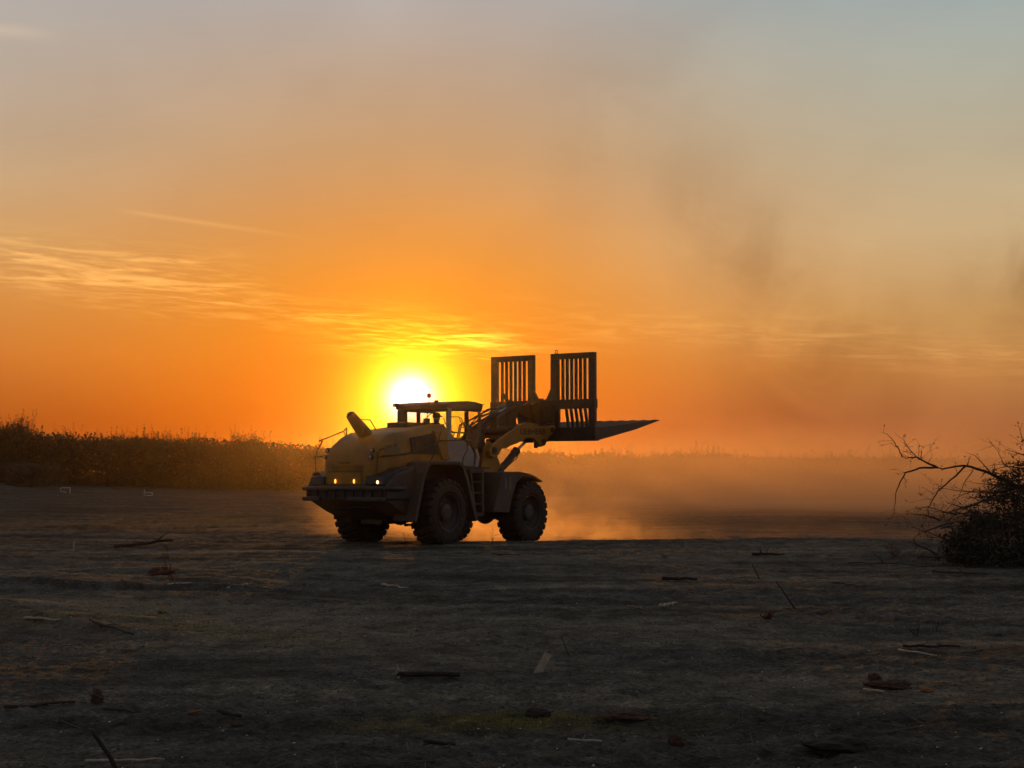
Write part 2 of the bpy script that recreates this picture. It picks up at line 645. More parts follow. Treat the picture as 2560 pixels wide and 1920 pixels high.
def ground():
    r = list(np.exp(np.linspace(math.log(.3), math.log(7.6), 60))[:-1])
    r += list(np.exp(np.linspace(math.log(7.6), math.log(47), 470))[:-1])
    r += list(np.exp(np.linspace(math.log(47), math.log(190), 130))[:-1])
    r += list(np.exp(np.linspace(math.log(190), math.log(600), 12)))
    r = np.array(r)
    a = np.concatenate([np.linspace(-180, -60, 25)[:-1], np.linspace(-60, -22, 40)[:-1], np.linspace(-22, 22, 560),
                        np.linspace(22, 60, 40)[1:], np.linspace(60, 180, 25)[1:-1]])
    A, R_ = np.meshgrid(np.radians(a), r)
    X, Y = R_ * np.sin(A), R_ * np.cos(A)
    Z = ground_z(X, Y)
    fade = sst((R_ - 170) / 200)
    Z = Z * (1 - fade)
    nr, na = X.shape
    verts = np.stack([X.ravel(), Y.ravel(), Z.ravel()], 1)
    i = np.arange(nr - 1)[:, None] * na
    j = np.arange(na)[None, :]
    j2 = (j + 1) % na
    quads = np.stack([(i + j).ravel(), (i + j2).ravel(), (i + na + j2).ravel(), (i + na + j).ravel()], 1)
    verts = np.vstack([verts, [[0, 0, float(ground_z(np.array([0.]), np.array([0.]))[0])]]])
    m_ = bpy.data.materials.new('bare_soil')
    m_.use_nodes = True
    nt = m_.node_tree
    q = G(nt)
    b = nt.nodes['Principled BSDF']
    P = q.n('ShaderNodeNewGeometry').outputs['Position']
    px_, py_, pz_ = q.xyz(P)
    n1 = q.noise(P, .32, 6.0, .62)
    n2 = q.noise(P, 2.2, 8.0, .68)
    n3 = q.noise(P, 17.0, 8.0, .8)
    c = q.ramp(n1, [(.32, (.076, .075, .068)), (.5, (.110, .107, .096)), (.68, (.142, .133, .113))])
    c = q.mix(1.0, c, q.ramp(n2, [(.34, (.50, .48, .46)), (.52, (1, 1, 1)), (.68, (1.6, 1.5, 1.36))]), 'MULTIPLY')
    c = q.mix(1.0, c, q.ramp(n3, [(.34, (.60, .60, .60)), (.5, (.97, .97, .97)), (.66, (1.40, 1.37, 1.32))]), 'MULTIPLY')
    # graded tracks: long pale and dark streaks across the field
    st = q.noise(q.cxyz(q.m('MULTIPLY', q.m('ADD', px_, q.m('MULTIPLY', py_, .25)), .10), q.m('MULTIPLY', py_, .75), 2.0), 1.0, 5.0, .6, .4)
    c = q.mix(1.0, c, q.ramp(st, [(.34, (.60, .58, .56)), (.5, (1, 1, 1)), (.64, (1.5, 1.42, 1.30))]), 'MULTIPLY')
    # far ground painted darker with distance, offsetting the strong sky light on it
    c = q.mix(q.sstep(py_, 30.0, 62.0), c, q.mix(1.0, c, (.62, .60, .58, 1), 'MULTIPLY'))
    # dry yellowish growth in patches
    def patch(cx, cy, sx, sy, slope=0.0):
        yy = q.m('SUBTRACT', py_, q.m('MULTIPLY', px_, slope))
        return q.m('MULTIPLY', q.gauss(px_, cx, sx), q.gauss(yy, cy, sy))
    w = patch(0.0, 11.25, .95, .42)
    w = q.m('ADD', w, patch(-4.1, 14.0, 1.6, 1.1, -1.15))
    w = q.m('ADD', w, q.m('MULTIPLY', patch(-6.1, 19.0, .9, .7), .6))
    w = q.m('MULTIPLY', w, q.sstep(n2, .36, .62))
    c = q.mix(q.m('MINIMUM', q.m('MULTIPLY', w, .85), .95), c, (.23, .19, .06, 1))
    w2 = q.m('ADD', patch(-3.4, 17.2, 2.3, 1.9, -.55), q.m('MULTIPLY', patch(-7.0, 20.6, 2.2, .9, -.1), .6))
    w2 = q.m('ADD', w2, q.m('MULTIPLY', patch(2.5, 33.0, 5.0, 1.6, .05), .5))
    c = q.mix(q.m('MULTIPLY', q.m('MINIMUM', w2, 1.0), q.sstep(n2, .30, .60, .20, .9)), c, (.25, .205, .15, 1))
    # grit: small crumbs of lighter and darker earth
    vo = q.n('ShaderNodeTexVoronoi')
    vo.inputs['Scale'].default_value = 34.0
    q.link(P, vo.inputs['Vector'])
    vr, vg, vb = q.xyz(vo.outputs['Color'])
    c = q.mix(1.0, c, q.ramp(vr, [(.0, (.66, .65, .64)), (.35, (.95, .95, .95)), (.85, (1.04, 1.04, 1.02)), (1.0, (1.6, 1.55, 1.46))]), 'MULTIPLY')
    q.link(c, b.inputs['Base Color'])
    b.inputs['Roughness'].default_value = .95
    b.inputs['Specular IOR Level'].default_value = .04
    bp = q.n('ShaderNodeBump')
    bp.inputs['Distance'].default_value = .022
    q.link(q.m('ADD', q.noise(P, 34.0, 8.0, .8), q.m('MULTIPLY', vo.outputs['Distance'], .6)), bp.inputs['Height'])
    q.link(bp.outputs[0], b.inputs['Normal'])
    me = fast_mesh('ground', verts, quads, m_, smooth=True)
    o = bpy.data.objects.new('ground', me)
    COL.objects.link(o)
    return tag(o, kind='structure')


ground()

# ------------------------------------------------------------------ air
def volume_box(name, x0, x1, y0, y1, z0, z1, build):
    b = MB().box(x0, x1, y0, y1, z0, z1)
    m_ = bpy.data.materials.new(name + '_air')
    m_.use_nodes = True
    nt = m_.node_tree
    nt.nodes.clear()
    q = G(nt)
    out = q.n('ShaderNodeOutputMaterial')
    pv = q.n('ShaderNodeVolumePrincipled')
    q.link(pv.outputs[0], out.inputs['Volume'])
    build(q, pv, m_)
    return b.build(name, m_)


def haze_mat(q, pv, m_):
    pv.inputs['Color'].default_value = (.96, .76, .52, 1)
    pv.inputs['Density'].default_value = .00015
    pv.inputs['Anisotropy'].default_value = .935


tag(volume_box('haze', -640, 640, -640, 640, -4, 12.0, haze_mat), kind='stuff')


def dust_far(q, pv, m_):
    P = q.n('ShaderNodeNewGeometry').outputs['Position']
    x, y, z = q.xyz(P)
    n = q.noise(q.cxyz(q.m('MULTIPLY', x, .07), q.m('MULTIPLY', y, .03), q.m('MULTIPLY', z, .22)), 1.0, 3.0, .55, .8)
    gate = q.sstep(x, -9.0, 13.0, .02, 1.0)
    gate = q.m('MULTIPLY', gate, q.sstep(y, 66.0, 80.0))
    gate = q.m('MULTIPLY', gate, q.sstep(z, 7.0, .4))
    d = q.m('MULTIPLY', q.m('MULTIPLY', q.sstep(n, .30, .68, .30, 1.35), gate), .018)
    q.link(d, pv.inputs['Density'])
    pv.inputs['Color'].default_value = (.86, .58, .37, 1)
    pv.inputs['Anisotropy'].default_value = .68


tag(volume_box('dust_cloud', -26, 100, 66, 162, -2.6, 9.0, dust_far), kind='stuff')


def dust_near(q, pv, m_):
    P = q.n('ShaderNodeNewGeometry').outputs['Position']
    x, y, z = q.xyz(P)
    n = q.noise(q.cxyz(q.m('MULTIPLY', x, .75), q.m('MULTIPLY', y, .45), q.m('MULTIPLY', z, 1.1)), 1.0, 4.0, .6, 1.0)
    zr = q.m('ADD', z, .3)
    hx = q.m('MULTIPLY', q.sstep(x, 1.0, 6.0, .95, .42), q.sstep(x, -7.0, -4.0, .9, 1.0))
    fall = q.m('EXPONENT', q.m('DIVIDE', zr, q.m('MULTIPLY', hx, -1.0)))
    edge = q.m('ADD', q.m('ADD', x, q.m('MULTIPLY', z, .75)), q.m('MULTIPLY', n, 1.6))
    gx = q.m('MULTIPLY', q.sstep(edge, -5.6, -3.7), q.sstep(x, 6.5, 2.2, .16, 1.0))
    gy = q.m('MULTIPLY', q.sstep(y, 42.4, 44.5), q.sstep(y, 62.0, 50.0))
    d = q.m('MULTIPLY', q.m('MULTIPLY', q.sstep(n, .41, .57, .04, 2.0), fall), q.m('MULTIPLY', gx, gy))
    q.link(q.m('MULTIPLY', d, .055), pv.inputs['Density'])
    pv.inputs['Color'].default_value = (.88, .61, .40, 1)
    pv.inputs['Anisotropy'].default_value = .78


tag(volume_box('wheel_dust', -9, 26, 42.3, 62, -.9, 3.2, dust_near), kind='stuff')


# ------------------------------------------------------------------ wheel loader
def wheel_loader():
    HEAD = rad(33)
    root = empty('wheel_loader', (-2.985, 39.75, 0), math.pi / 2 - HEAD,
                 'yellow and grey wheel loader carrying a tall barred fork rack in front of the sunset', 'wheel loader')

    def part(mb, name, m_, parent=root, bevel=.012, smooth=False, label=None):
        o = mb.build(name, M[m_], parent, bevel, smooth)
        if label:
            o['label'] = label
        return o

    # --- wheels: x of axle, side, centre height
    TR, TW = .875, .70

    def wheel(x, s, z):
        yo = -1.62 * s      # outer face (s=+1 is the machine's right, local -y)
        yi = yo + TW * s
        ym = (yo + yi) / 2
        half = TW / 2
        t = MB()
        prof = [(.50, .30), (.56, .345), (.68, .35), (.78, .325), (.835, .26), (.845, 0), (.835, -.26), (.78, -.325), (.68, -.35), (.56, -.345), (.50, -.30)]
        t.lathe_y([(r, ym + q_ * s) for r, q_ in prof], x, z, 56, (0, 0))
        tyre = MB()
        tyre.raw(t.v, t.f)
        nl = 24
        for k in range(nl):
            for sd in (-1, 1):
                an = 2 * math.pi * (k + (.5 if sd > 0 else 0)) / nl
                c, s_ = math.cos(an), math.sin(an)
                pts = []
                for rr, off, wd in ((.80, .345, .085), (.895, .30, .075), (.90, -.02, .06), (.835, -.02, .07), (.83, .27, .08)):
                    pts.append((rr, off, wd))
                skew = .16 * sd
                vs = []
                for rr, off, wd in ((.79, .352, .08), (.885, .31, .07), (.895, .01, .055), (.82, .01, .06), (.80, .26, .08)):
                    for e in (-1, 1):
                        aa = an + e * wd / rr * .95 + skew * (off / .35 - .5) * .6
                        vs.append((x + rr * math.cos(aa), ym + off * sd, z + rr * math.sin(aa)))
                tyre.raw(vs, [(0, 1, 3, 2), (2, 3, 5, 4), (4, 5, 7, 6), (0, 2, 4, 6, 8), (1, 9, 7, 5, 3), (8, 9, 1, 0), (6, 7, 9, 8)])
        wobj = part(tyre, 'wheel', 'rubber', bevel=0)
        for p in wobj.data.polygons:
            p.use_smooth = False
        rim = MB()
        o_ = yo + .06 * s
        rim.lathe_y([(.50, yo + .02 * s), (.475, yo + .03 * s), (.46, yo + .12 * s), (.40, yo + .20 * s), (.24, yo + .21 * s), (.22, yo + .10 * s),
                     (.13, yo + .07 * s), (.12, yo + .07 * s)], x, z, 40, (0, 1))
        rim.lathe_y([(.50, yi - .02 * s), (.45, yi - .10 * s), (.25, yi - .12 * s)], x, z, 30, (0, 1))
        part(rim, 'rim', 'grey', wobj, bevel=0)
        nuts = MB()
        for k in range(12):
            a = 2 * math.pi * k / 12
            nuts.ball((x + .31 * math.cos(a), yo + .19 * s, z + .31 * math.sin(a)), .022, 6, 4)
        part(nuts, 'wheel_nuts', 'steel', wobj, bevel=0)['kind'] = 'stuff'
        return wobj

    wheel(0, 1, .84)
    wheel(0, -1, .84)
    wheel(4.05, 1, .76)
    wheel(4.05, -1, .76)
    ax = MB()
    ax.tube([(0, -1.3, .84), (0, 1.3, .84)], .17, 12)
    ax.ball((0, 0, .84), (.36, .3, .36), 14, 9)
    part(ax, 'axle', 'black')
    ax = MB()
    ax.tube([(4.05, -1.3, .76), (4.05, 1.3, .76)], .17, 12)
    ax.ball((4.05, 0, .76), (.36, .3, .36), 14, 9)
    part(ax, 'axle', 'black')

    # --- rear frame and counterweight
    fr = MB()
    fr.prism([(-1.9, .98), (-1.1, .62), (1.9, .62), (2.35, .8), (2.35, 1.75), (-1.9, 1.75)], -.55, .55)
    part(fr, 'rear_frame', 'black')
    fr = MB()
    fr.prism([(2.2, .74), (3.2, .55), (4.6, .55), (5.0, .9), (4.7, 1.5), (3.9, 1.95), (2.4, 1.75)], -.50, .50)
    part(fr, 'front_frame', 'black')
    cw = MB()
    cw.prism([(-2.30, 1.20), (-1.22, 1.19), (-1.06, 1.62), (-1.10, 2.02), (-1.9, 1.86), (-2.28, 1.57)], -1.30, 1.30)
    lw_ = MB()
    lw_.prism([(-2.34, 1.185), (-2.2, 1.15), (-1.55, .86), (-1.15, .72), (-1.12, 1.185)], -1.26, 1.26)
    part(lw_, 'lower_counterweight', 'black', bevel=.03)
    part(cw, 'counterweight', 'grey', bevel=.05)
    part(MB().box(-2.36, -2.28, -1.27, 1.27, 1.19, 1.50), 'bumper_backplate', 'black')  # flat black plate set behind the bumper bars
    b1 = MB()
    b1.tube([(-2.40, -1.33, 1.485), (-2.43, 0, 1.485), (-2.40, 1.33, 1.485)], .055, 10)
    b1.tube([(-2.40, -1.33, 1.485), (-1.6, -1.36, 1.485)], .055, 10)
    b1.tube([(-2.40, 1.33, 1.485), (-1.6, 1.36, 1.485)], .055, 10)
    part(b1, 'bumper_bar', 'grey', bevel=0, smooth=True)
    part(MB().box(-2.46, -2.30, -1.30, -.15, 1.16, 1.27), 'bumper_step', 'grey', bevel=.03)
    part(MB().box(-2.46, -2.30, .75, 1.33, 1.16, 1.27), 'bumper_step', 'grey', bevel=.03)
    gr = MB()
    for i in range(9):
        y = -1.2 + i * .3
        gr.box(-2.40, -2.33, y - .015, y + .015, 1.25, 1.48)
    part(gr, 'bumper_grille', 'black', bevel=0)['kind'] = 'stuff'
    ht = MB()
    ht.box(-1.25, -.55, -.35, .35, .55, .66)
    ht.tube([(-.2, -.3, .62), (-.2, -.3, .50), (.35, -.3, .50), (.35, -.3, .62)], .035, 6)
    part(ht, 'belly_plate', 'black')
    hl = MB()
    hl.prism([(-2.34, 1.58), (-1.4, 1.58), (-1.05, 2.0), (-1.6, 1.98), (-2.25, 1.78)], .72, 1.22)
    part(hl, 'light_housing', 'black', bevel=.03)
    hl = MB()
    hl.prism([(-2.34, 1.58), (-1.4, 1.58), (-1.05, 2.05), (-1.6, 2.0), (-2.25, 1.80)], -1.25, -.62)
    part(hl, 'light_housing', 'black', bevel=.03)
    # --- lamps
    def disc(x, y, z, r, m_, name, par=root, depth=.03):
        d = MB()
        d.tube([(x, y, z), (x - depth, y, z)], r, 14)
        return part(d, name, m_, par, bevel=0)
    lit = part(MB().ball((-2.36, -1.07, 1.645), (.02, .042, .047), 12, 8), 'rear_lamp', 'lampwhite', bevel=0, label='lit white rear lamp')
    part(MB().ball((-2.31, -.27, 1.665), (.02, .026, .056), 10, 8), 'rear_lamp', 'amber', bevel=0, label='lit amber rear lamp')
    part(MB().ball((-2.31, .34, 1.665), (.02, .026, .056), 10, 8), 'rear_lamp', 'amber', bevel=0, label='lit amber rear lamp')

    # --- engine hood, lofted
    prof = [(-2.22, 2.17, .74), (-2.19, 2.30, .79), (-2.13, 2.42, .82), (-2.02, 2.55, .845), (-1.9, 2.65, .86), (-1.61, 2.82, .87), (-1.25, 2.94, .88),
            (-.75, 3.01, .89), (-.23, 3.07, .90), (.3, 3.13, .90), (.9, 3.20, .90)]
    hb = MB()
    rings = []
    for x, zt, hw in [(-2.24, 2.0, .70)] + prof:
        zb = np.interp(x, [-2.24, -1.9, -.6, .9], [1.60, 1.72, 2.0, 2.18])
        rc = min(.25, (zt - zb) * .45)
        ring = [(x, -hw, zb), (x, -hw - .01, zb + (zt - rc - zb) * .5), (x, -hw, zt - rc)]
        for k in range(1, 7):
            a = math.pi / 2 * k / 6
            ring.append((x, -hw + rc * 1.0 * (1 - math.cos(a)), zt - rc + rc * math.sin(a)))
        ring += [(x, -hw * .3, zt + .015), (x, 0, zt + .02)]
        full = ring + [(x, -p[1], p[2]) for p in reversed(ring[:-1])]
        rings.append(full)
    n = len(rings[0])
    vs = [p for r_ in rings for p in r_]
    fs = []
    for i in range(len(rings) - 1):
        for k in range(n - 1):
            a = i * n + k
            fs.append((a, a + 1, a + 1 + n, a + n))
        fs.append((i * n, i * n + n, i * n + 2 * n - 1, i * n + n - 1))
    fs.append(tuple(range(n)))
    fs.append(tuple(reversed(range((len(rings) - 1) * n, len(rings) * n))))
    hb.raw(vs, fs)
    hood = part(hb, 'engine_hood', 'yellow', bevel=0, smooth=True)
    es = hood.modifiers.new('edge', 'EDGE_SPLIT')
    es.split_angle = rad(38)
    tail = MB()
    tail.box(-2.285, -1.8, -.48, .60, 1.575, 1.90)
    part(tail, 'tail_panel', 'yellow', bevel=.02)
    rg = MB()
    for i in range(4):
        z = 1.93 + i * .04
        rg.box(-2.262, -2.2, -.50, .50, z, z + .008)
    part(rg, 'rear_louvres', 'black', hood, bevel=0)['kind'] = 'stuff'
    sm_ = MB()
    sm_.tube([(-2.14, -.888, 2.40), (-2.15, -.888, 1.72)], .012, 6)
    sm_.tube([(-2.1, -.885, 2.28), (-1.4, -.905, 2.33), (-.6, -.915, 2.44)], .012, 6)
    sm_.tube([(-2.05, -.875, 2.46), (-1.6, -.89, 2.56), (-1.0, -.85, 2.70), (-.4, -.84, 2.82)], .012, 6)
    sm_.tube([(-2.28, -.5, 1.905), (-2.28, .6, 1.905)], .012, 6)
    part(sm_, 'panel_seam', 'black', hood, bevel=0)
    for y_, z_ in ((-.72, 2.455), (-.745, 2.285), (.755, 2.455), (.765, 2.285)):
        rr = disc(-2.11 if z_ > 2.4 else -2.19, y_, z_, .062, 'black', 'work_lamp', hood, .05)
        disc(-2.165 if z_ > 2.4 else -2.245, y_, z_, .042, 'reflector', 'lamp_lens', rr, .012)
    op = MB()
    op.prism([(-.72, 2.38), (.50, 2.36), (.16, 2.93), (-.80, 2.80)], -.935, -.90)
    part(op, 'side_grille', 'black', bevel=.01)
    gs = MB()
    for i in range(7):
        x = -.6 + i * .14
        gs.tube([(x, -.94, 2.40), (x - .05, -.94, 2.80)], .008, 5)
    part(gs, 'grille_bar', 'steel', hood, bevel=0)
    pl = MB()
    pl.prism([(.20, 3.0), (.36, 3.0), (1.0, 2.24), (.62, 2.24)], -.945, -.895)
    part(pl, 'hood_strut', 'yellow', bevel=.01)
    # exhaust
    ex = MB()
    ex.tube([(-1.50, 0, 2.86), (-1.68, 0, 3.0), (-1.98, 0, 3.24), (-2.13, 0, 3.36), (-2.17, 0, 3.39)], [.19, .175, .145, .125, .08], 16)
    part(ex, 'exhaust_pipe', 'black', bevel=0, smooth=True)
    ib = MB()
    ib.box(-.2, .72, -.34, .34, 3.03, 3.235)
    part(ib, 'air_intake_box', 'black', bevel=.04)

    # --- handrails
    def rail(pts, r=.017, name='handrail', m_='black'):
        return part(MB().tube(pts, r, 7), name, m_, bevel=0, smooth=True)
    rail([(-1.25, .85, 2.78), (-1.35, .86, 2.98), (-2.32, .88, 2.70), (-2.28, .80, 2.70), (-2.40, .88, 2.45), (-2.44, .90, 2.2), (-2.42, .88, 1.80)])
    rail([(-2.16, .76, 2.33), (-2.55, .92, 2.26), (-2.50, .80, 2.24), (-2.42, .90, 2.28)])
    rail([(-1.25, .85, 2.78), (-1.28, .82, 3.08), (-1.4, .80, 3.0)])
    rail([(-2.0, -.34, 2.9), (-2.25, -.34, 3.24), (-1.75, -.34, 3.24), (-1.50, -.34, 2.98)], .015)
    rail([(-2.0, -.93, 2.30), (-1.0, -.98, 2.36), (-.2, -1.02, 2.56), (.25, -1.05, 2.66)], .013)
    rail([(-.05, -1.02, 2.2), (.2, -1.04, 2.5), (.42, -1.02, 2.98)], .013)
    rail([(.3, -1.02, 2.74), (1.2, -1.05, 2.76), (1.75, -1.05, 2.78)], .014)
    rail([(-2.5, .9, 1.84), (-2.25, .95, 1.87), (-2.1, 1.05, 1.84)], .045, 'marker_arm')

    # --- fenders
    def fender(pts_out, pts_in, y0, y1, s, name='fender', m_='grey'):
        f = MB()
        a, b = -y0 * s, -y1 * s
        n_ = len(pts_out)
        vs_ = []
        for (x1, z1), (x2, z2) in zip(pts_out, pts_in):
            vs_ += [(x1, a, z1), (x1, b, z1), (x2, b, z2), (x2, a, z2)]
        fs_ = []
        for i in range(n_ - 1):
            k = i * 4
            for e in range(4):
                fs_.append((k + e, k + (e + 1) % 4, k + 4 + (e + 1) % 4, k + 4 + e))
        fs_ += [(0, 1, 2, 3), tuple((n_ - 1) * 4 + e for e in (3, 2, 1, 0))]
        f.raw(vs_, fs_)
        return part(f, name, m_, bevel=.01)
    ro = [(-1.45, .66), (-1.22, 1.35), (-1.06, 1.88), (-.88, 2.13), (-.7, 2.18), (.55, 2.18), (.78, 2.08), (.98, 1.72), (1.22, 1.12), (1.42, .60)]
    ri = [(-1.34, .62), (-1.12, 1.33), (-.96, 1.84), (-.80, 2.05), (-.66, 2.10), (.52, 2.10), (.69, 2.02), (.86, 1.70), (1.10, 1.10), (1.30, .58)]
    fo = [(2.05, .82), (2.25, 1.3), (2.5, 1.90), (3.4, 1.92), (3.9, 1.86), (4.25, 1.78), (4.62, 1.64)]
    fi = [(2.85, .78), (3.0, 1.22), (3.22, 1.60), (3.55, 1.78), (3.95, 1.775), (4.25, 1.715), (4.54, 1.615)]
    for s in (1, -1):
        fender(ro if s > 0 else ro[1:], ri if s > 0 else ri[1:], .85, 1.55, s)
        fender(fo, fi, .78, 1.62, s)
        # inner fender wall
        part(MB().prism([(-1.1, 1.5), (-.72, 2.12), (.6, 2.12), (1.1, 1.5)], -.92 * s, -.86 * s), 'fender_wall', 'black', bevel=0)
        # access steps
        st = MB()
        st.prism([(1.14, 1.98), (1.82, 1.98), (1.84, .72), (1.74, .72), (1.72, 1.88), (1.24, 1.88), (1.46, .80), (1.74, .80), (1.74, .70), (1.38, .70)], -1.47 * s, -1.0 * s)
        part(st, 'access_steps', 'grey', bevel=.01)
        for i, z in enumerate((1.02, 1.32, 1.62)):
            part(MB().box(1.40 - i * .05, 1.74, -1.44 * s, -1.05 * s, z, z + .035), 'step_tread', 'grey', bevel=0)
        part(MB().prism([(1.30, 1.90), (1.74, 1.90), (1.74, .80), (1.48, .80)], -1.02 * s, -.98 * s), 'step_back', 'black', bevel=0)
    dec = MB()
    dec.box(2.62, 2.70, -1.632, -1.622, 1.45, 1.75)
    dec.box(2.84, 2.92, -1.632, -1.622, 1.42, 1.78)
    part(dec, 'fender_decal', 'decal_grey', bevel=0)
    # platform between fender and cab
    pf = MB()
    pf.box(.9, 2.3, -1.35, -.86, 1.99, 2.04)
    pf.box(.9, 2.3, .86, 1.35, 1.99, 2.04)
    part(pf, 'platform', 'black')
    part(MB().box(.75, 2.35, -.84, .84, 1.76, 2.06), 'cab_mount', 'black')

    # --- cab
    cab = empty('cab', (0, 0, 0))
    cab.parent = root
    base = MB()
    for s in (1, -1):
        base.prism([(.78, 2.10), (.92, 2.95), (1.15, 2.95), (1.30, 2.80), (1.75, 2.76), (2.05, 2.62), (2.30, 2.35), (2.42, 2.05)], -.86 * s, -.80 * s)
    base.box(.84, .90, -.80, .80, 2.10, 3.2)
    base.box(.9, 2.4, -.80, .80, 2.06, 2.14)
    part(base, 'cab_shell', 'white', cab)
    for s in (1, -1):
        skirt = MB()
        skirt.prism([(2.18, 2.05), (2.36, 2.05), (2.42, 2.32), (2.30, 2.55), (2.24, 2.55), (2.30, 2.30), (2.24, 2.15)], -.92 * s, -.865 * s)
        part(skirt, 'cab_skirt', 'white', cab)
    for s in (1, -1):
        ps = MB()
        y0, y1 = -.86 * s, -.78 * s
        ps.prism([(.98, 2.94), (1.14, 2.94), (1.14, 3.68), (.98, 3.68)], y0, y1)
        part(ps, 'cab_pillar', 'white', cab)
    pf_ = MB()
    for s in (1, -1):
        y0, y1 = -.86 * s, -.79 * s
        pf_.prism([(1.84, 2.62), (1.96, 2.60), (1.96, 3.68), (1.84, 3.68)], y0, y1)
        pf_.prism([(2.54, 3.68), (2.62, 3.68), (2.72, 3.05), (2.50, 2.55), (2.42, 2.55), (2.62, 3.05)], -.80 * s, -.74 * s)
        pf_.prism([(1.14, 2.96), (1.84, 2.96), (1.84, 3.0), (1.14, 3.0)], y0, y1)
        pf_.prism([(1.14, 3.58), (2.58, 3.58), (2.58, 3.68), (1.14, 3.68)], y0, y1)
    pf_.box(.97, 1.05, -.84, .84, 3.56, 3.68)
    part(pf_, 'door_frame', 'black', cab)
    lp = MB()          # broad left rear corner, the air filter column
    lp.box(.95, 1.12, .62, .86, 3.15, 3.60)
    part(lp, 'filter_column', 'black', cab)
    rf = MB()
    rf.prism([(.90, 3.62), (.88, 3.76), (1.1, 3.81), (1.9, 3.87), (2.3, 3.86), (2.62, 3.82), (2.66, 3.76), (2.6, 3.62)], -.88, .88)
    part(rf, 'cab_roof', 'roof', cab, bevel=.035)
    vis = MB()
    vis.box(2.6, 2.80, -.82, .82, 3.80, 3.82)
    part(vis, 'sun_visor', 'black', cab, bevel=0)
    part(MB().box(.80, .93, .77, .90, 3.70, 3.80), 'roof_lamp', 'black', cab)
    part(MB().box(.92, 1.0, -.52, -.43, 3.77, 3.86), 'roof_lamp', 'black', cab)
    gl = MB()
    gl.box(1.0, 1.012, -.78, .62, 3.16, 3.57)
    part(gl, 'rear_window', 'glass', cab, bevel=0)
    for s in (1, -1):
        part(MB().box(1.14, 1.84, -.832 * s, -.822 * s, 3.0, 3.58), 'side_window', 'glass', cab, bevel=0)
        part(MB().prism([(1.96, 2.62), (2.45, 2.62), (2.64, 3.05), (2.56, 3.58), (1.96, 3.58)], -.82 * s, -.81 * s), 'side_window', 'glass', cab, bevel=0)
    wn = MB()
    wn.raw([(2.47, -.76, 2.6), (2.47, .76, 2.6), (2.70, .76, 3.05), (2.70, -.76, 3.05), (2.60, .76, 3.62), (2.60, -.76, 3.62),
            (2.48, -.76, 2.6), (2.48, .76, 2.6), (2.71, .76, 3.05), (2.71, -.76, 3.05), (2.61, .76, 3.62), (2.61, -.76, 3.62)],
           [(0, 1, 2, 3), (3, 2, 4, 5), (6, 9, 8, 7), (9, 11, 10, 8)])
    part(wn, 'windscreen', 'glass', cab, bevel=0)
    # inside: seat, column, wheel, screens
    st = MB()
    st.box(1.30, 1.80, -.26, .26, 2.55, 2.72)
    st.prism([(1.24, 2.66), (1.34, 2.66), (1.22, 3.26), (1.12, 3.24)], -.25, .22)
    part(st, 'seat', 'seatm', cab, bevel=.03)
    sw = MB()
    sw.tube([(2.45, 0, 2.2), (2.22, 0, 2.98)], .05, 8)
    for k in range(16):
        a, b = 2 * math.pi * k / 16, 2 * math.pi * (k + 1) / 16
        sw.tube([(2.20 - .09 * math.cos(t), .19 * math.sin(t), 3.0 + .09 * math.cos(t)) for t in (a, b)], .016, 5)
    part(sw, 'steering_wheel', 'black', cab, bevel=0)
    cn_ = MB()
    cn_.box(1.5, 1.9, -.50, -.34, 2.5, 2.86)
    part(cn_, 'console', 'black', cab)
    dm = MB()
    dm.tube([(2.3, .5, 2.4), (2.3, .5, 3.15)], .02, 6)
    dm.box(2.24, 2.32, .38, .62, 3.12, 3.30)
    part(dm, 'display', 'black', cab)
    for wpts in ([(1.02, .1, 3.2), (.985, -.25, 3.48), (.985, -.42, 3.52)], [(2.66, -.4, 2.95), (2.66, -.1, 3.45)], [(2.66, .3, 2.95), (2.66, .5, 3.45)]):
        part(MB().tube(wpts, .012, 5), 'wiper', 'black', cab, bevel=0)
    # right-hand rails and mirror brackets by the door
    rl = MB()
    rl.tube([(1.0, -.90, 3.40), (1.32, -1.0, 3.40), (1.34, -1.0, 3.30), (1.66, -1.02, 3.05), (1.66, -1.02, 2.5), (1.5, -1.0, 2.3), (1.45, -1.0, 2.05)], .014, 6)
    rl.tube([(1.86, -.90, 3.5), (1.88, -.95, 2.9), (2.05, -1.0, 2.5), (2.02, -1.0, 2.05)], .014, 6)
    rl.tube([(2.02, -.86, 3.12), (1.4, -.92, 3.12)], .01, 5)
    part(rl, 'grab_rail', 'black', cab, bevel=0)
    mr = MB()
    mr.tube([(2.5, -.8, 3.62), (2.7, -1.1, 3.60), (2.75, -1.16, 3.45)], .014, 6)
    mr.box(2.72, 2.78, -1.26, -1.06, 3.1, 3.45)
    part(mr, 'mirror', 'black', cab)
    mr = MB()
    mr.tube([(2.5, .8, 3.62), (2.7, 1.1, 3.60), (2.75, 1.16, 3.45)], .014, 6)
    mr.box(2.72, 2.78, 1.06, 1.26, 3.1, 3.45)
    part(mr, 'mirror', 'black', cab)
    bc = MB()
    bc.tube([(.92, -.26, 3.75), (.92, -.26, 3.93)], .012, 6)
    bcn = part(bc, 'beacon', 'black', cab, bevel=0)
    part(MB().tube([(.92, -.26, 3.93), (.92, -.26, 3.95), (.92, -.26, 4.03), (.92, -.26, 4.05)], [.045, .058, .055, .03], 12), 'beacon_lens', 'beacon', bcn, bevel=0, smooth=True)

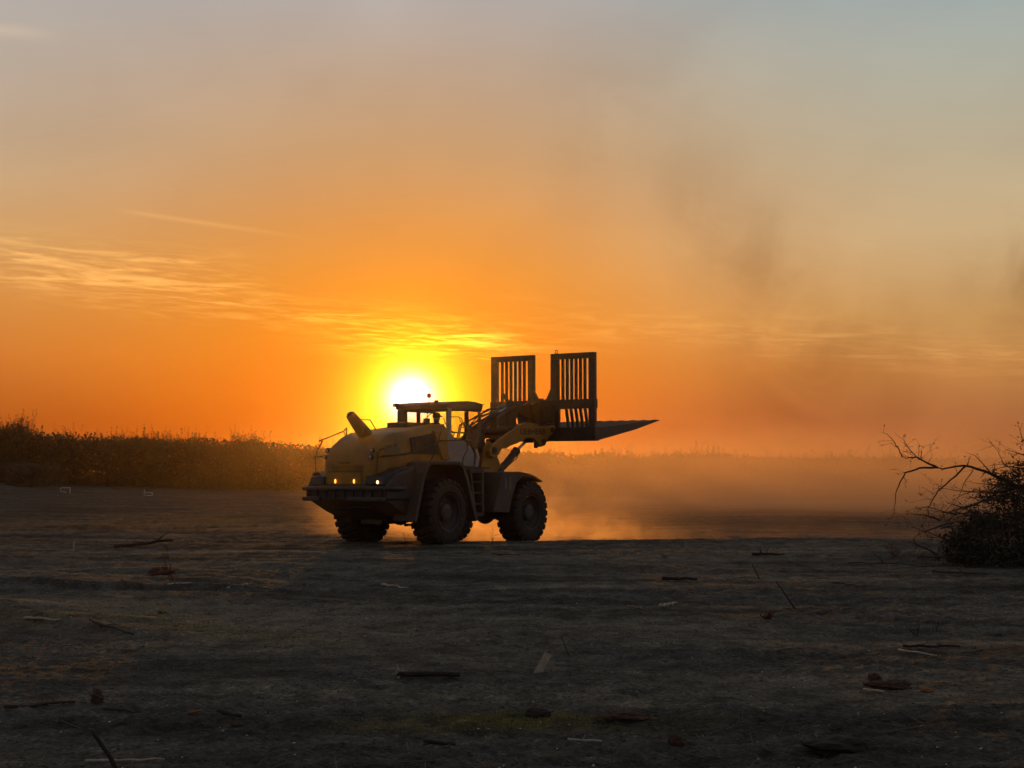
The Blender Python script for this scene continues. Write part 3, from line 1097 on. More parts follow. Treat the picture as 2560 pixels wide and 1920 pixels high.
    # --- front tower and lift arms
    for s in (1, -1):
        tw = MB()
        tw.prism([(2.95, 1.45), (3.62, 1.35), (3.85, 1.75), (3.95, 2.02), (3.72, 2.38), (3.60, 2.66), (3.3, 2.80), (3.08, 2.58), (2.98, 2.1)], -.64 * s, -.56 * s)
        part(tw, 'arm_tower', 'yellow', bevel=.015)
        am = MB()
        outline = [(3.10, 2.52), (3.26, 2.64), (3.92, 2.95), (4.45, 3.15), (4.75, 3.29), (5.08, 3.37), (5.35, 3.37), (5.61, 3.34), (5.85, 3.29), (6.1, 3.27), (6.4, 3.29), (6.66, 3.33),
                   (6.72, 3.25), (6.61, 3.10), (6.31, 2.96), (6.22, 2.82), (6.06, 2.69), (5.92, 2.66), (5.80, 2.70), (5.66, 2.80), (5.45, 2.92), (5.15, 2.92),
                   (4.58, 2.74), (4.2, 2.66), (3.75, 2.58), (3.60, 2.40), (3.35, 2.30), (3.15, 2.36)]
        am.prism(outline, -.78 * s, -.66 * s)
        part(am, 'lift_arm', 'yellow', bevel=.015)
        for (x, z, r) in ((3.35, 2.52, .10), (6.0, 2.80, .10), (6.5, 3.18, .08), (5.35, 2.84, .07)):
            part(MB().tube([(x, -.55 * s, z), (x, -.82 * s, z)], r, 12), 'pivot_pin', 'steel', bevel=0)
        cyl = MB()
        cyl.tube([(3.78, -.60 * s, 1.86), (4.74, -.60 * s, 2.50)], .105, 14)
        cyl.tube([(4.68, -.60 * s, 2.46), (4.80, -.60 * s, 2.54)], .13, 14)
        cyo = part(cyl, 'lift_cylinder', 'black', bevel=0)
        part(MB().tube([(4.7, -.60 * s, 2.475), (5.38, -.60 * s, 2.86)], .045, 10), 'piston_rod', 'chrome', cyo, bevel=0, smooth=True)
        part(MB().tube([(3.95, -.60 * s, 1.87), (4.30, -.62 * s, 2.08), (4.80, -.62 * s, 2.33), (4.86, -.62 * s, 2.44)], .016, 6), 'hose', 'black', cyo, bevel=0)
    ct = MB()
    ct.tube([(5.95, -.7, 3.05), (5.95, .7, 3.05)], .12, 12)
    ct.tube([(3.35, -.7, 2.52), (3.35, .7, 2.52)], .09, 12)
    ct.tube([(4.9, -.7, 3.12), (4.9, .7, 3.12)], .13, 12)
    part(ct, 'cross_tube', 'black', bevel=0)
    # tilt cylinder, bell crank and link
    tl = MB()
    tl.tube([(3.3, 0, 3.02), (4.55, 0, 3.56)], .13, 14)
    tl.tube([(4.48, 0, 3.53), (4.62, 0, 3.59)], .16, 14)
    tco = part(tl, 'tilt_cylinder', 'black', bevel=0)
    part(MB().tube([(4.6, 0, 3.58), (5.35, 0, 3.88)], .06, 10), 'piston_rod', 'chrome', tco, bevel=0)
    bcr = MB()
    bcr.prism([(4.95, 3.05), (5.2, 2.9), (5.4, 3.3), (5.62, 3.72), (5.55, 3.98), (5.3, 4.03), (5.12, 3.85), (5.0, 3.4)], -.16, .16)
    part(bcr, 'bell_crank', 'black', bevel=.02)
    lk = MB()
    lk.prism([(5.3, 3.80), (5.5, 3.98), (6.55, 3.88), (6.62, 3.62), (6.2, 3.55)], -.10, .10)
    lk.prism([(5.25, 3.95), (5.42, 3.95), (5.0, 4.26), (4.92, 4.20)], -.04, .04)
    part(lk, 'tilt_link', 'black', bevel=.015)
    hs = MB()
    rnd = random.Random(3)
    for k in range(9):
        y = -.45 + k * .11
        a = rnd.uniform(-.08, .08)
        hs.tube([(3.0, y, 2.1), (3.16, y + a, 2.75), (3.36, y + a, 3.22 + rnd.uniform(-.1, .1)), (3.9, y, 3.42 + rnd.uniform(-.08, .1)), (4.7, y * .8, 3.70 + rnd.uniform(-.08, .08)), (5.3, y * .6, 3.86)], .021, 6)
    part(hs, 'hydraulic_hoses', 'black', bevel=0)
    fm = MB()
    fm.prism([(2.95, 1.7), (3.15, 2.35), (3.28, 2.95), (3.42, 3.12), (3.6, 2.9), (3.8, 2.3), (3.9, 1.9)], -.28, .28)
    part(fm, 'centre_tower', 'black', bevel=.02)

    # --- quick coupler and fork rack
    qc = MB()
    for s in (1, -1):
        qc.prism([(6.3, 3.3), (6.75, 3.4), (6.92, 3.9), (6.92, 2.86), (6.6, 2.86), (5.9, 2.62), (5.9, 2.9), (6.2, 3.0)], -.62 * s, -.50 * s)
        qc.prism([(6.3, 3.95), (6.6, 4.05), (6.92, 4.08), (6.92, 2.86), (6.6, 2.86), (6.5, 3.5)], -.18 * s, -.10 * s)
    qc.box(6.78, 6.92, -.62, .62, 2.90, 3.95)
    part(qc, 'quick_coupler', 'steel')
    X0 = 6.95
    rk = MB()
    for (r0, r1, wl, wr) in ((-1.75, -.18, .22, .20), (.45, 2.0, .25, .21)):
        rk.box(X0, X0 + .16, -r1, -r0, 5.355, 5.53)
        rk.box(X0, X0 + .16, -(r0 + wl), -r0, 3.0, 5.355)
        rk.box(X0, X0 + .16, -r1, -(r1 - wr), 3.0, 5.355)
    part(rk, 'rack_frame', 'steel')
    mid = MB()
    mid.box(X0 - .015, X0 + .175, -2.02, 1.77, 3.83, 4.115)
    mid.box(X0 - .03, X0 + .22, -2.04, 1.79, 2.85, 3.27)
    part(mid, 'rack_beam', 'steel')
    pl_ = MB()
    pl_.prismx([(-.45, 4.45), (-.45, 4.10), (-.16, 4.10), (-.30, 4.16)], X0, X0 + .1)
    pl_.prismx([(.18, 4.45), (.18, 4.10), (-.02, 4.10)], X0, X0 + .1)
    pl_.box(X0, X0 + .1, -.16, .0, 4.10, 4.17)
    pl_.box(X0 + .001, X0 + .11, -.75, .55, 3.26, 3.84)
    part(pl_, 'rack_plate', 'steel', bevel=.008)
    for (r0, r1) in ((-1.53, -.38), (.70, 1.79)):
        nb = 6
        for i in range(nb):
            r_ = r0 + (r1 - r0) * (i + 1) / (nb + 1)
            part(MB().box(X0 + .03, X0 + .12, -r_ - .034, -r_ + .034, 4.11, 5.36), 'rack_bar', 'steel', bevel=0)
    for i in range(6):
        for (r0, st_) in ((-1.62, .168), (.98, .166)):
            r_ = r0 + i * st_
            if r_ > 1.9:
                continue
            q_ = MB()
            q_.raw([(X0 + .02, -r_ + .035, 3.84), (X0 + .02, -r_ - .035, 3.84), (X0 + .10, -r_ - .035, 3.84), (X0 + .10, -r_ + .035, 3.84),
                    (X0 + .10, -r_ - .005 , 3.26), (X0 + .10, -r_ - .075, 3.26), (X0 + .18, -r_ - .075, 3.26), (X0 + .18, -r_ - .005, 3.26)],
                   [(0, 1, 2, 3), (4, 7, 6, 5), (0, 4, 5, 1), (1, 5, 6, 2), (2, 6, 7, 3), (3, 7, 4, 0)])
            part(q_, 'rack_bar', 'steel', bevel=0)
    for i in range(10):
        r_ = 1.97 - i * .412
        tn = MB()
        y0, y1 = -r_ - .035, -r_ + .035
        tn.prism([(X0 + .18, 2.87), (X0 + .32, 2.88), (X0 + 2.6, 3.25), (X0 + 4.25, 3.585), (X0 + 4.28, 3.60), (X0 + 4.0, 3.61), (X0 + .30, 3.265), (X0 + .18, 3.26)], y0, y1)
        part(tn, 'fork_tine', 'steel', bevel=.008)
    hk = MB()
    for k in range(10):
        a, b = math.pi * 2 * k / 10, math.pi * 2 * (k + 1) / 10
        hk.tube([(X0 + .08, -.62 + .05 * math.cos(t), 5.59 + .05 * math.sin(t)) for t in (a, b)], .011, 5)
    part(hk, 'lifting_hook', 'steel', bevel=0)

    # --- lettering
    def text(body, name, m_, size, width, origin, xdir, zdir, parent):
        cu = bpy.data.curves.new(name, 'FONT')
        cu.body = body
        cu.size = size
        cu.extrude = .002
        cu.offset = size * .012
        t = bpy.data.objects.new(name, cu)
        COL.objects.link(t)
        bpy.context.view_layer.update()
        me = bpy.data.meshes.new_from_object(t)
        bpy.data.objects.remove(t)
        xs = [v_.co.x for v_ in me.vertices]
        w_ = max(xs) - min(xs)
        sc_ = width / w_
        xd, zd = Vector(xdir), Vector(zdir)
        nd = xd.cross(zd)
        for v_ in me.vertices:
            c = v_.co
            v_.co = Vector(origin) + xd * ((c.x - min(xs)) * sc_) + zd * c.y + nd * c.z
        me.materials.clear()
        me.materials.append(M[m_])
        o = bpy.data.objects.new(name, me)
        COL.objects.link(o)
        o.parent = parent
        return o
    text('LIEBHERR', 'lettering', 'decal', .24, 1.42, (4.72, -.786, 3.01), (1, 0, 0.02), (0, 0, 1), root)
    text('566', 'lettering', 'decal_grey', .34, .66, (-1.88, -.922, 2.34), (1, 0, .13), (0, 0, 1), root)
    text('LIEBHERR', 'lettering', 'decal', .065, .38, (-2.292, .24, 2.115), (0, -1, 0), (0, 0, 1), root)
    return root


loader = wheel_loader()


# ------------------------------------------------------------------ driver
def skin_figure(name, pts, edges, radii, material, parent, sub=2):
    me = bpy.data.meshes.new(name)
    me.from_pydata([Vector(p) for p in pts], edges, [])
    o = bpy.data.objects.new(name, me)
    COL.objects.link(o)
    o.parent = parent
    sk = o.modifiers.new('skin', 'SKIN')
    for i, r in enumerate(radii):
        me.skin_vertices[0].data[i].radius = (r, r) if not isinstance(r, tuple) else r
    me.skin_vertices[0].data[0].use_root = True
    ss = o.modifiers.new('sub', 'SUBSURF')
    ss.levels = ss.render_levels = sub
    me.materials.append(material)
    return o


def driver():
    Rm = Matrix.Translation((-2.985, 39.75, 0)) @ Matrix.Rotation(math.pi / 2 - rad(33), 4, 'Z')
    root = bpy.data.objects.new('person', None)
    COL.objects.link(root)
    root.matrix_world = Rm @ Matrix.Translation((1.50, -.10, 2.58)) @ Matrix.Scale(1.16, 4)
    tag(root, 'person in a dark jacket and cap sitting at the loader controls behind the cab glass', 'person')
    # local: seat surface at z=0, facing +x
    pts = [(0, 0, .10), (-.05, 0, .30), (-.06, 0, .48), (-.03, 0, .58), (-.01, 0, .70),       # pelvis..head
           (-.05, -.17, .50), (.05, -.24, .28), (.30, -.16, .26), (.44, -.10, .28),
           (-.05, .17, .50), (.05, .24, .28), (.30, .16, .26), (.44, .10, .28),
           (.16, -.11, .09), (.46, -.13, .10), (.52, -.13, -.25), (.62, -.13, -.30),
           (.16, .11, .09), (.46, .13, .10), (.52, .13, -.25), (.62, .13, -.30)]
    edges = [(0, 1), (1, 2), (2, 3), (3, 4), (2, 5), (5, 6), (6, 7), (7, 8), (2, 9), (9, 10), (10, 11), (11, 12),
             (0, 13), (13, 14), (14, 15), (15, 16), (0, 17), (17, 18), (18, 19), (19, 20)]
    rr = [.15, .16, .15, .06, .09, .075, .05, .04, .035, .075, .05, .04, .035, .09, .07, .05, .045, .09, .07, .05, .045]
    skin_figure('body', pts, edges, rr, M['cloth'], root)
    hd = MB()
    hd.ball((0, 0, .70), (.095, .08, .12), 14, 10)
    hd.ball((.098, 0, .69), (.018, .012, .022), 6, 5)
    hd.ball((.0, .082, .69), (.02, .01, .03), 6, 5)
    hd.ball((.0, -.082, .69), (.02, .01, .03), 6, 5)
    hd.build('head', M['skin'], root, smooth=True)
    cp = MB()
    cp.ball((-.008, 0, .755), (.108, .093, .085), 14, 8)
    cp.prism([(.07, .745), (.19, .735), (.19, .745), (.07, .765)], -.06, .06)
    cp.build('cap', M['cap'], root, smooth=True)
    for s in (-1, 1):
        h = MB()
        h.ball((.46, s * .10, .28), (.04, .025, .035), 8, 6)
        for k in range(4):
            z = .30 - k * .018
            h.tube([(.48, s * .09, z), (.52, s * .07, z), (.525, s * .045, z - .004), (.505, s * .04, z - .006)], [.010, .009, .008, .007], 6)
        h.tube([(.46, s * .085, .30), (.49, s * .06, .315), (.51, s * .05, .31)], [.011, .010, .008], 6)
        h.build('hand', M['skin'], root, smooth=True)
    return root


driver()


# ------------------------------------------------------------------ orchard row
def crown_mesh(name, seed, h=4.2, w=1.5, n=9000):
    r = np.random.default_rng(seed)
    leaf_v, size_v, upw = [], [], []
    # the body: leafy down to the soil
    m = int(n * .62)
    a = r.uniform(0, 2 * math.pi, m)
    q = np.sqrt(r.uniform(0, 1, m)) * w
    z = r.uniform(0, 1, m) ** .9 * (h * .86) * (1 - .12 * (q / w) ** 2)
    wob = 1 + .18 * np.sin(a * 3 + seed) + .12 * np.sin(z * 4 + a * 5)
    leaf_v.append(np.stack([q * wob * np.cos(a), q * wob * np.sin(a), z], 1))
    size_v.append(r.uniform(.05, .11, m))
    upw.append(np.full(m, .6))
    # the top: many upright leafy shoots of uneven length
    ns = 85
    for i in range(ns):
        a = r.uniform(0, 2 * math.pi)
        q = math.sqrt(r.uniform(0, 1)) * w * .98
        z0 = h * r.uniform(.62, .80)
        L = r.uniform(.25, 1.0) * h * .24
        if r.random() < .18:
            L *= 1.8
        m = int(n * .38 / ns * r.uniform(.5, 1.3))
        t = r.uniform(0, 1, m) ** .9
        sp = .10 * (1 - t * .75)
        lx, ly = math.cos(a) * r.uniform(-.1, .3), math.sin(a) * r.uniform(-.1, .3)
        leaf_v.append(np.stack([q * math.cos(a) + lx * t * L + r.normal(0, 1, m) * sp, q * math.sin(a) + ly * t * L + r.normal(0, 1, m) * sp, z0 + t * L], 1))
        size_v.append(r.uniform(.028, .062, m))
        upw.append(np.full(m, 1.6))
    C = np.concatenate(leaf_v)
    S_ = np.concatenate(size_v)
    k = len(C)
    d1 = r.normal(0, 1, (k, 3))
    d1[:, 2] += np.concatenate(upw)
    d1 /= np.linalg.norm(d1, axis=1)[:, None]
    d2 = np.cross(d1, r.normal(0, 1, (k, 3)))
    d2 /= np.linalg.norm(d2, axis=1)[:, None]
    ln = S_[:, None]
    V = np.stack([C - d1 * ln, C + d2 * ln * .42, C + d1 * ln, C - d2 * ln * .42], 1).reshape(-1, 3)
    return fast_mesh(name, V, np.arange(k * 4).reshape(-1, 4), M['leaf'])


def trunk_mesh(name, seed, h=4.2):
    r = random.Random(seed)
    mb = MB()
    mb.tube([(0, 0, -.3), (0, .02, .5), (.05, 0, 1.0)], [.13, .10, .08], 7)
    for i in range(16):
        a = r.uniform(0, 6.28)
        p = [Vector((.03, 0, r.uniform(.5, 1.0)))]
        d = Vector((math.cos(a), math.sin(a), r.uniform(.9, 2.4))).normalized()
        L = r.uniform(2.0, h * .92)
        for s in range(5):
            d = (d + Vector((r.uniform(-.15, .15), r.uniform(-.15, .15), .14))).normalized()
            p.append(p[-1] + d * L / 5)
        if p[-1].z > h * 1.05:
            continue
        mb.tube(p, [.05, .04, .03, .022, .014, .006], 4, cap=False)
    return mb.mesh(name, M['bark'])


CROWNS = [crown_mesh('crown_%d' % i, 20 + i, 4.15 + .1 * i, 1.5, 9000) for i in range(5)]
TRUNKS = [trunk_mesh('trunk_%d' % i, 40 + i) for i in range(5)]


def hedge_y(x):
    return float(np.interp(x, [-100, -53, 75, 140], [138, 154, 200, 232]))


def orchard_tree(x, y, sc, rz, k, label, group, sz=1.0):
    z = float(base_z(np.array([x]), np.array([y]))[0]) - .05
    t = empty('orchard_tree', (x, y, z), rz, label, 'tree', group)
    t.scale = (sc, sc, sc * sz)
    for nm, me in (('crown', CROWNS[k]), ('trunk', TRUNKS[k])):
        o = bpy.data.objects.new(nm, me)
        COL.objects.link(o)
        o.parent = t
    return t


rn = random.Random(5)
x = -90.0
GL, GR = 'orchard trees left of the loader', 'orchard trees right of the loader'
while x < 122:
    y = hedge_y(x)
    # where the tree shows in the picture decides which of its neighbours it is like
    px = 1280 + F_PX * x / y
    if px < 1250:
        lab, grp = 'leafy orchard tree in the dark row left of the wheel loader', GL
    else:
        lab, grp = 'dust veiled orchard tree in the far row right of the wheel loader', GR
    orchard_tree(x, y + rn.uniform(-.5, .5), rn.uniform(1.32, 1.48), rn.uniform(0, 6.28), rn.randrange(5), lab, grp, rn.uniform(.88, 1.03))
    x += rn.uniform(2.5, 3.3)

for (px, top, lab) in ((48, 1.17, 'tallest orchard tree of the row, twiggy top standing up at the far left'),
                       (395, 1.06, 'orchard tree with bare shoots above the row, over the right pale pipe frame'),
                       (1775, 1.10, 'orchard tree rising out of the dust just right of the fork tips')):
    yy = float(np.interp(px, [0, 2560], [154, 195]))
    p = at(px, 1185, yy)
    orchard_tree(p.x, hedge_y(p.x) - 1.6, 1.38, px, int(px) % 5, lab, None, top)

# a low round shrub in front of the row at the left edge
p = at(80, 1210, 140)
zz = float(base_z(np.array([p.x]), np.array([140.0]))[0])
sb = empty('shrub', (p.x, 140, zz), 1.0, 'low rounded shrub in front of the tree row at the left edge', 'shrub')
sb.scale = (2.0, 1.4, .58)
for nm, me in (('foliage', CROWNS[2]), ('stem', TRUNKS[2])):
    o = bpy.data.objects.new(nm, me)
    COL.objects.link(o)
    o.parent = sb


def orchard_mass():
    r = np.random.default_rng(3)
    cs = []
    for row in range(3):
        xs = np.arange(-105, 140, 2.1)
        xs = xs + r.uniform(-.7, .7, len(xs))
        for x_ in xs:
            y_ = hedge_y(x_) + 4.5 + row * 5.5
            z_ = float(base_z(np.array([x_]), np.array([y_]))[0])
            m = 420
            c = np.stack([x_ + r.normal(0, 1.4, m), y_ + r.normal(0, 1.1, m), z_ + r.uniform(0, 1, m) * r.uniform(4.4, 5.6)], 1)
            cs.append(c)
    C = np.concatenate(cs)
    k = len(C)
    d1 = r.normal(0, 1, (k, 3))
    d1[:, 2] += .8
    d1 /= np.linalg.norm(d1, axis=1)[:, None]
    d2 = np.cross(d1, r.normal(0, 1, (k, 3)))
    d2 /= np.linalg.norm(d2, axis=1)[:, None]
    ln = r.uniform(.14, .28, k)[:, None]
    V = np.stack([C - d1 * ln, C + d2 * ln * .5, C + d1 * ln, C - d2 * ln * .5], 1).reshape(-1, 3)
    me = fast_mesh('orchard_wood', V, np.arange(k * 4).reshape(-1, 4), M['leaf'])
    o = bpy.data.objects.new('orchard_wood', me)
    COL.objects.link(o)
    tag(o, 'mass of orchard trees behind the front row', 'wood', kind='stuff')


orchard_mass()


# ------------------------------------------------------------------ pale pipe frames
def pipe_frame(px, py, Y, pts, label):
    p = at(px, py, Y)
    z0 = gz(p.x, Y)
    o = empty('pipe_frame', (p.x, Y, z0), 0, label, 'pipe frame', 'pale pipe frames by the tree row')
    for seg in pts:
        MB().tube([(a * 1.3, 0, b * 1.3) for a, b in seg], .045, 7).build('pipe', M['pvc'], o, smooth=True)
    return o


pipe_frame(164, 1219, 120, [[(.28, -.05), (.28, .42)], [(.28, .38), (-.30, .38)], [(-.30, .38), (-.32, .16)], [(-.32, .16), (-.05, .12), (.03, .02)]],
           'pale pipe frame open at the bottom, the left one of two before the dark trees')
pipe_frame(371, 1226, 120, [[(-.25, -.02), (-.25, .36)], [(-.25, .20), (.25, .18)], [(.25, .18), (.25, -.04)], [(-.25, .0), (.2, .0)]],
           'pale pipe frame shaped like a low chair, right one of two before the trees')


# ------------------------------------------------------------------ brush pile at the right
def wander(p0, d0, L, n, rnd, jit=.25, grav=0.0):
    p, d = [Vector(p0)], Vector(d0).normalized()
    for i in range(n):
        d = (d + Vector((rnd.uniform(-jit, jit), rnd.uniform(-jit, jit), rnd.uniform(-jit, jit) + grav))).normalized()
        p.append(p[-1] + d * L / n)
    return p


def twig_up(mb, path, r0, rnd, depth, dens=1.0, leaves=None):
    n = len(path)
    rs = [max(r0 * (1 - .85 * i / (n - 1)), .0022) for i in range(n)]
    mb.tube(path, rs, 5 if r0 > .01 else 3, cap=False)
    if depth <= 0:
        return
    tot = sum((path[i + 1] - path[i]).length for i in range(n - 1))
    cnt = int(tot * (5.5 if depth == 1 else 3.2) * dens) + 1
    for k in range(cnt):
        i = rnd.randrange(max(1, n // 4), n)
        base = path[i - 1].lerp(path[i], rnd.random())
        dr = (path[i] - path[i - 1]).normalized()
        side = Vector((rnd.uniform(-1, 1), rnd.uniform(-.8, .8), rnd.uniform(-.9, 1))).normalized()
        dd = (dr * .8 + side).normalized()
        L = tot * rnd.uniform(.12, .38) if depth > 1 else rnd.uniform(.08, .38)
        sub = wander(base, dd, L, 5, rnd, .22, -.02)
        twig_up(mb, sub, max(rs[i] * .55, .0035), rnd, depth - 1, dens, leaves)
        if leaves is not None and depth == 1:
            for s in range(3):
                leaves.append(sub[rnd.randrange(1, 6)] + Vector((rnd.uniform(-.02, .02), rnd.uniform(-.02, .02), rnd.uniform(-.02, .02))))


def leaf_obj(name, pts, parent, size=(.012, .03), seed=1, m_='leafd', asp=.5):
    r = np.random.default_rng(seed)
    C = np.array([tuple(p) for p in pts])
    k = len(C)
    d1 = r.normal(0, 1, (k, 3))
    d1 /= np.linalg.norm(d1, axis=1)[:, None]
    d2 = np.cross(d1, r.normal(0, 1, (k, 3)))
    d2 /= np.linalg.norm(d2, axis=1)[:, None]
    ln = r.uniform(size[0], size[1], k)[:, None]
    V = np.stack([C - d1 * ln, C + d2 * ln * asp, C + d1 * ln, C - d2 * ln * asp], 1).reshape(-1, 3)
    me = fast_mesh(name, V, np.arange(k * 4).reshape(-1, 4), M[m_])
    o = bpy.data.objects.new(name, me)
    COL.objects.link(o)
    if parent:
        o.parent = parent
    return o


def brush_pile():
    base = gp(2600, 1412)
    Y0 = base.y
    root = empty('brush_pile', (base.x, Y0, base.z), 0, 'dark heap of cut branches with a long bare limb reaching left', 'brush pile')
    inv = Vector((base.x, Y0, base.z))
    rnd = random.Random(17)
    lv = []

    def P(px, py, dy=0.0):
        return at(px, py, Y0 + dy) - inv

    def limb(pp, r, depth=2, dens=1.0, name='branch'):
        # densify the digitised path
        path = []
        for i in range(len(pp) - 1):
            for s in range(3):
                q = pp[i].lerp(pp[i + 1], s / 3)
                path.append(q + Vector((rnd.uniform(-.008, .008), rnd.uniform(-.01, .01), rnd.uniform(-.008, .008))))
        path.append(pp[-1])
        mb = MB()
        twig_up(mb, path, r, rnd, depth, dens * 1.5, lv)
        return mb.build(name, M['bark'], root)
    limb([P(2620, 1250, .2), P(2540, 1215, .1), P(2500, 1195), P(2460, 1177), P(2411, 1163), P(2355, 1172), P(2337, 1167)], .052, 1, .35)
    limb([P(2340, 1168), P(2300, 1170), P(2265, 1182), P(2250, 1205), P(2240, 1232), P(2237, 1262), P(2231, 1297)], .024, 2, .55)
    limb([P(2345, 1170), P(2320, 1158), P(2292, 1142), P(2268, 1146), P(2256, 1142)], .026, 2, 1.2)
    limb([P(2256, 1143), P(2246, 1122), P(2232, 1100), P(2218, 1086), P(2203, 1081)], .014, 1, .7)
    limb([P(2298, 1150), P(2272, 1120), P(2258, 1098), P(2238, 1083)], .011, 1, .8)
    limb([P(2296, 1142), P(2298, 1112), P(2290, 1097)], .007, 1, .5)
    limb([P(2322, 1155), P(2330, 1140), P(2325, 1115)], .007, 1, .5)
    limb([P(2414, 1164), P(2396, 1184), P(2376, 1200), P(2345, 1228), P(2330, 1252), P(2320, 1272), P(2322, 1290), P(2335, 1310)], .022, 2, .8)
    limb([P(2322, 1266), P(2295, 1271), P(2264, 1277)], .009, 1, .6)
    limb([P(2335, 1235), P(2318, 1225), P(2300, 1240)], .008, 1, .8)
    limb([P(2480, 1185), P(2462, 1165), P(2440, 1140), P(2414, 1130)], .016, 1, .6)
    limb([P(2432, 1175), P(2410, 1210), P(2390, 1255), P(2378, 1285)], .011, 1, .8)
    limb([P(2545, 1185, .2), P(2510, 1160), P(2495, 1130), P(2467, 1093)], .012, 1, .7)
    limb([P(2580, 1160, .2), P(2562, 1110), P(2552, 1085), P(2542, 1050)], .012, 1, .8)
    limb([P(2590, 1130, .1), P(2560, 1112), P(2528, 1107)], .009, 1, .8)
    limb([P(2450, 1290), P(2410, 1270), P(2380, 1260), P(2345, 1300)], .018, 1, .8)
    limb([P(2440, 1280), P(2385, 1285), P(2340, 1278), P(2300, 1275)], .014, 1, .8)
    limb([P(2400, 1365), P(2320, 1330), P(2290, 1320), P(2268, 1308)], .012, 1, .6)
    limb([P(2480, 1230), P(2440, 1225), P(2400, 1240), P(2370, 1260)], .014, 1, .8)
    # the heap itself: many more branches
    for i in range(185):
        t = rnd.random()
        cx = -1.9 + 4.4 * t + rnd.uniform(-.2, .2)
        top = .5 + 1.75 * min(1, max(0, (cx + 2.3) / 2.3))
        z = rnd.uniform(.05, top)
        yy = rnd.uniform(-1.2, 1.3)
        an = rnd.uniform(0, 6.28)
        d = Vector((math.cos(an), math.sin(an) * .8, rnd.uniform(-.25, .32)))
        if rnd.random() < .45:
            d.x = -abs(d.x) - .3
        L = rnd.uniform(.6, 1.7)
        path = wander((cx, yy, z), d, L, 6, rnd, .2, -.02)
        path = [Vector((q.x, q.y, max(q.z, .03))) for q in path]
        path = [q if q.x > -2.35 else Vector((-2.35 - (q.x + 2.35) * .3, q.y, q.z)) for q in path]
        mb = MB()
        twig_up(mb, path, rnd.uniform(.008, .028), rnd, 2, .75, lv)
        mb.build('branch', M['bark'], root)
    leaf_obj('withered_leaves', lv, root, (.010, .026), 4)['kind'] = 'stuff'
    # dense dark leafy core
    r = np.random.default_rng(8)
    n = 42000
    C = []
    x_ = r.uniform(-1.75, 3.2, n)
    tp = .30 + 2.5 * np.clip((x_ + 1.95) / 2.1, 0, 1) * (1 + .12 * np.sin(x_ * 5))
    z_ = r.uniform(0, 1, n) ** 1.1 * tp
    y_ = r.normal(0, .55, n)
    cl = vnoise(x_ * 3 + 50, z_ * 3.5 + 20) + .18
    keep = r.uniform(-.3, .25, n) < cl
    C = np.stack([x_, y_, z_], 1)[keep]
    lo = leaf_obj('leafy_core', [Vector(c) for c in C], root, (.025, .075), 9, asp=.24)
    lo['kind'] = 'stuff'
    return root


brush_pile()


# ------------------------------------------------------------------ debris on the field
def frame_on(px, py):
    p = gp(px, py)
    return p


def stick(name, pxa, pxb, r, m_, label, cat='stick', lift_a=0.0, lift_b=0.0, side=0, seed=1, taper=.6, Yb=None):
    """a stick from one ground point to another; lifts raise its ends off the soil"""
    rnd = random.Random(seed)
    a = gp(*pxa)
    b = gp(*pxb)
    a = a + Vector((0, 0, r * .9 + .012 + lift_a))
    b = b + Vector((0, 0, r * .9 + .012 + lift_b))
    c = (a + b) / 2
    c.z = min(a.z, b.z) - r
    n = 7
    path = []
    L = (b - a).length
    for i in range(n + 1):
        q = a.lerp(b, i / n) - c
        q += Vector((rnd.uniform(-1, 1), rnd.uniform(-1, 1), rnd.uniform(-.6, .6))) * L * .018
        path.append(q)
    rs = [r * (1 - (1 - taper) * i / n) * rnd.uniform(.88, 1.12) for i in range(n + 1)]
    mb = MB()
    mb.tube(path, rs, 8)
    for k in range(side):
        i = rnd.randrange(1, n)
        d = Vector((rnd.uniform(-1, 1), rnd.uniform(-1, 1), rnd.uniform(.1, .8)))
        sp = wander(path[i], d, L * rnd.uniform(.15, .35), 4, rnd, .2)
        mb.tube(sp, [r * .45, r * .38, r * .3, r * .2, r * .1], 5)
    o = mb.build(name, M[m_], smooth=True)
    o.location = c
    return tag(o, label, cat)


def leaning(name, base_px, top_px, r, m_, label, cat='stick', flat=False, seed=2, Y=None):
    """a stick stuck in the soil at base_px that leans so its tip shows at top_px"""
    a = gp(*base_px) if Y is None else at(base_px[0], base_px[1], Y)
    d = ray(*top_px)
    b = Vector((0, 0, CAM_H)) + d * ((a.y + .05) / d.y)
    rnd = random.Random(seed)
    foot = a + (a - b).normalized() * .05
    path = [foot.lerp(b, i / 6) - a + Vector((rnd.uniform(-1, 1), rnd.uniform(-1, 1), 0)) * r * .25 for i in range(7)]
    mb = MB()
    if flat:
        dirv = (b - foot).normalized()
        sd = dirv.cross(Vector((0, 1, 0))).normalized() * r
        vs = []
        for q, wv in ((path[0], 1), (path[-1], .9)):
            for s in (-1, 1):
                for e in (-1, 1):
                    vs.append(q + sd * s * wv + Vector((0, r * .3 * e, 0)))
        mb.raw(vs, [(0, 1, 3, 2), (4, 6, 7, 5), (0, 4, 5, 1), (2, 3, 7, 6), (0, 2, 6, 4), (1, 5, 7, 3)])
    else:
        mb.tube(path, [r * (1 - .05 * i) for i in range(7)], 8)
    o = mb.build(name, M[m_], smooth=not flat)
    o.location = a
    return tag(o, label, cat)


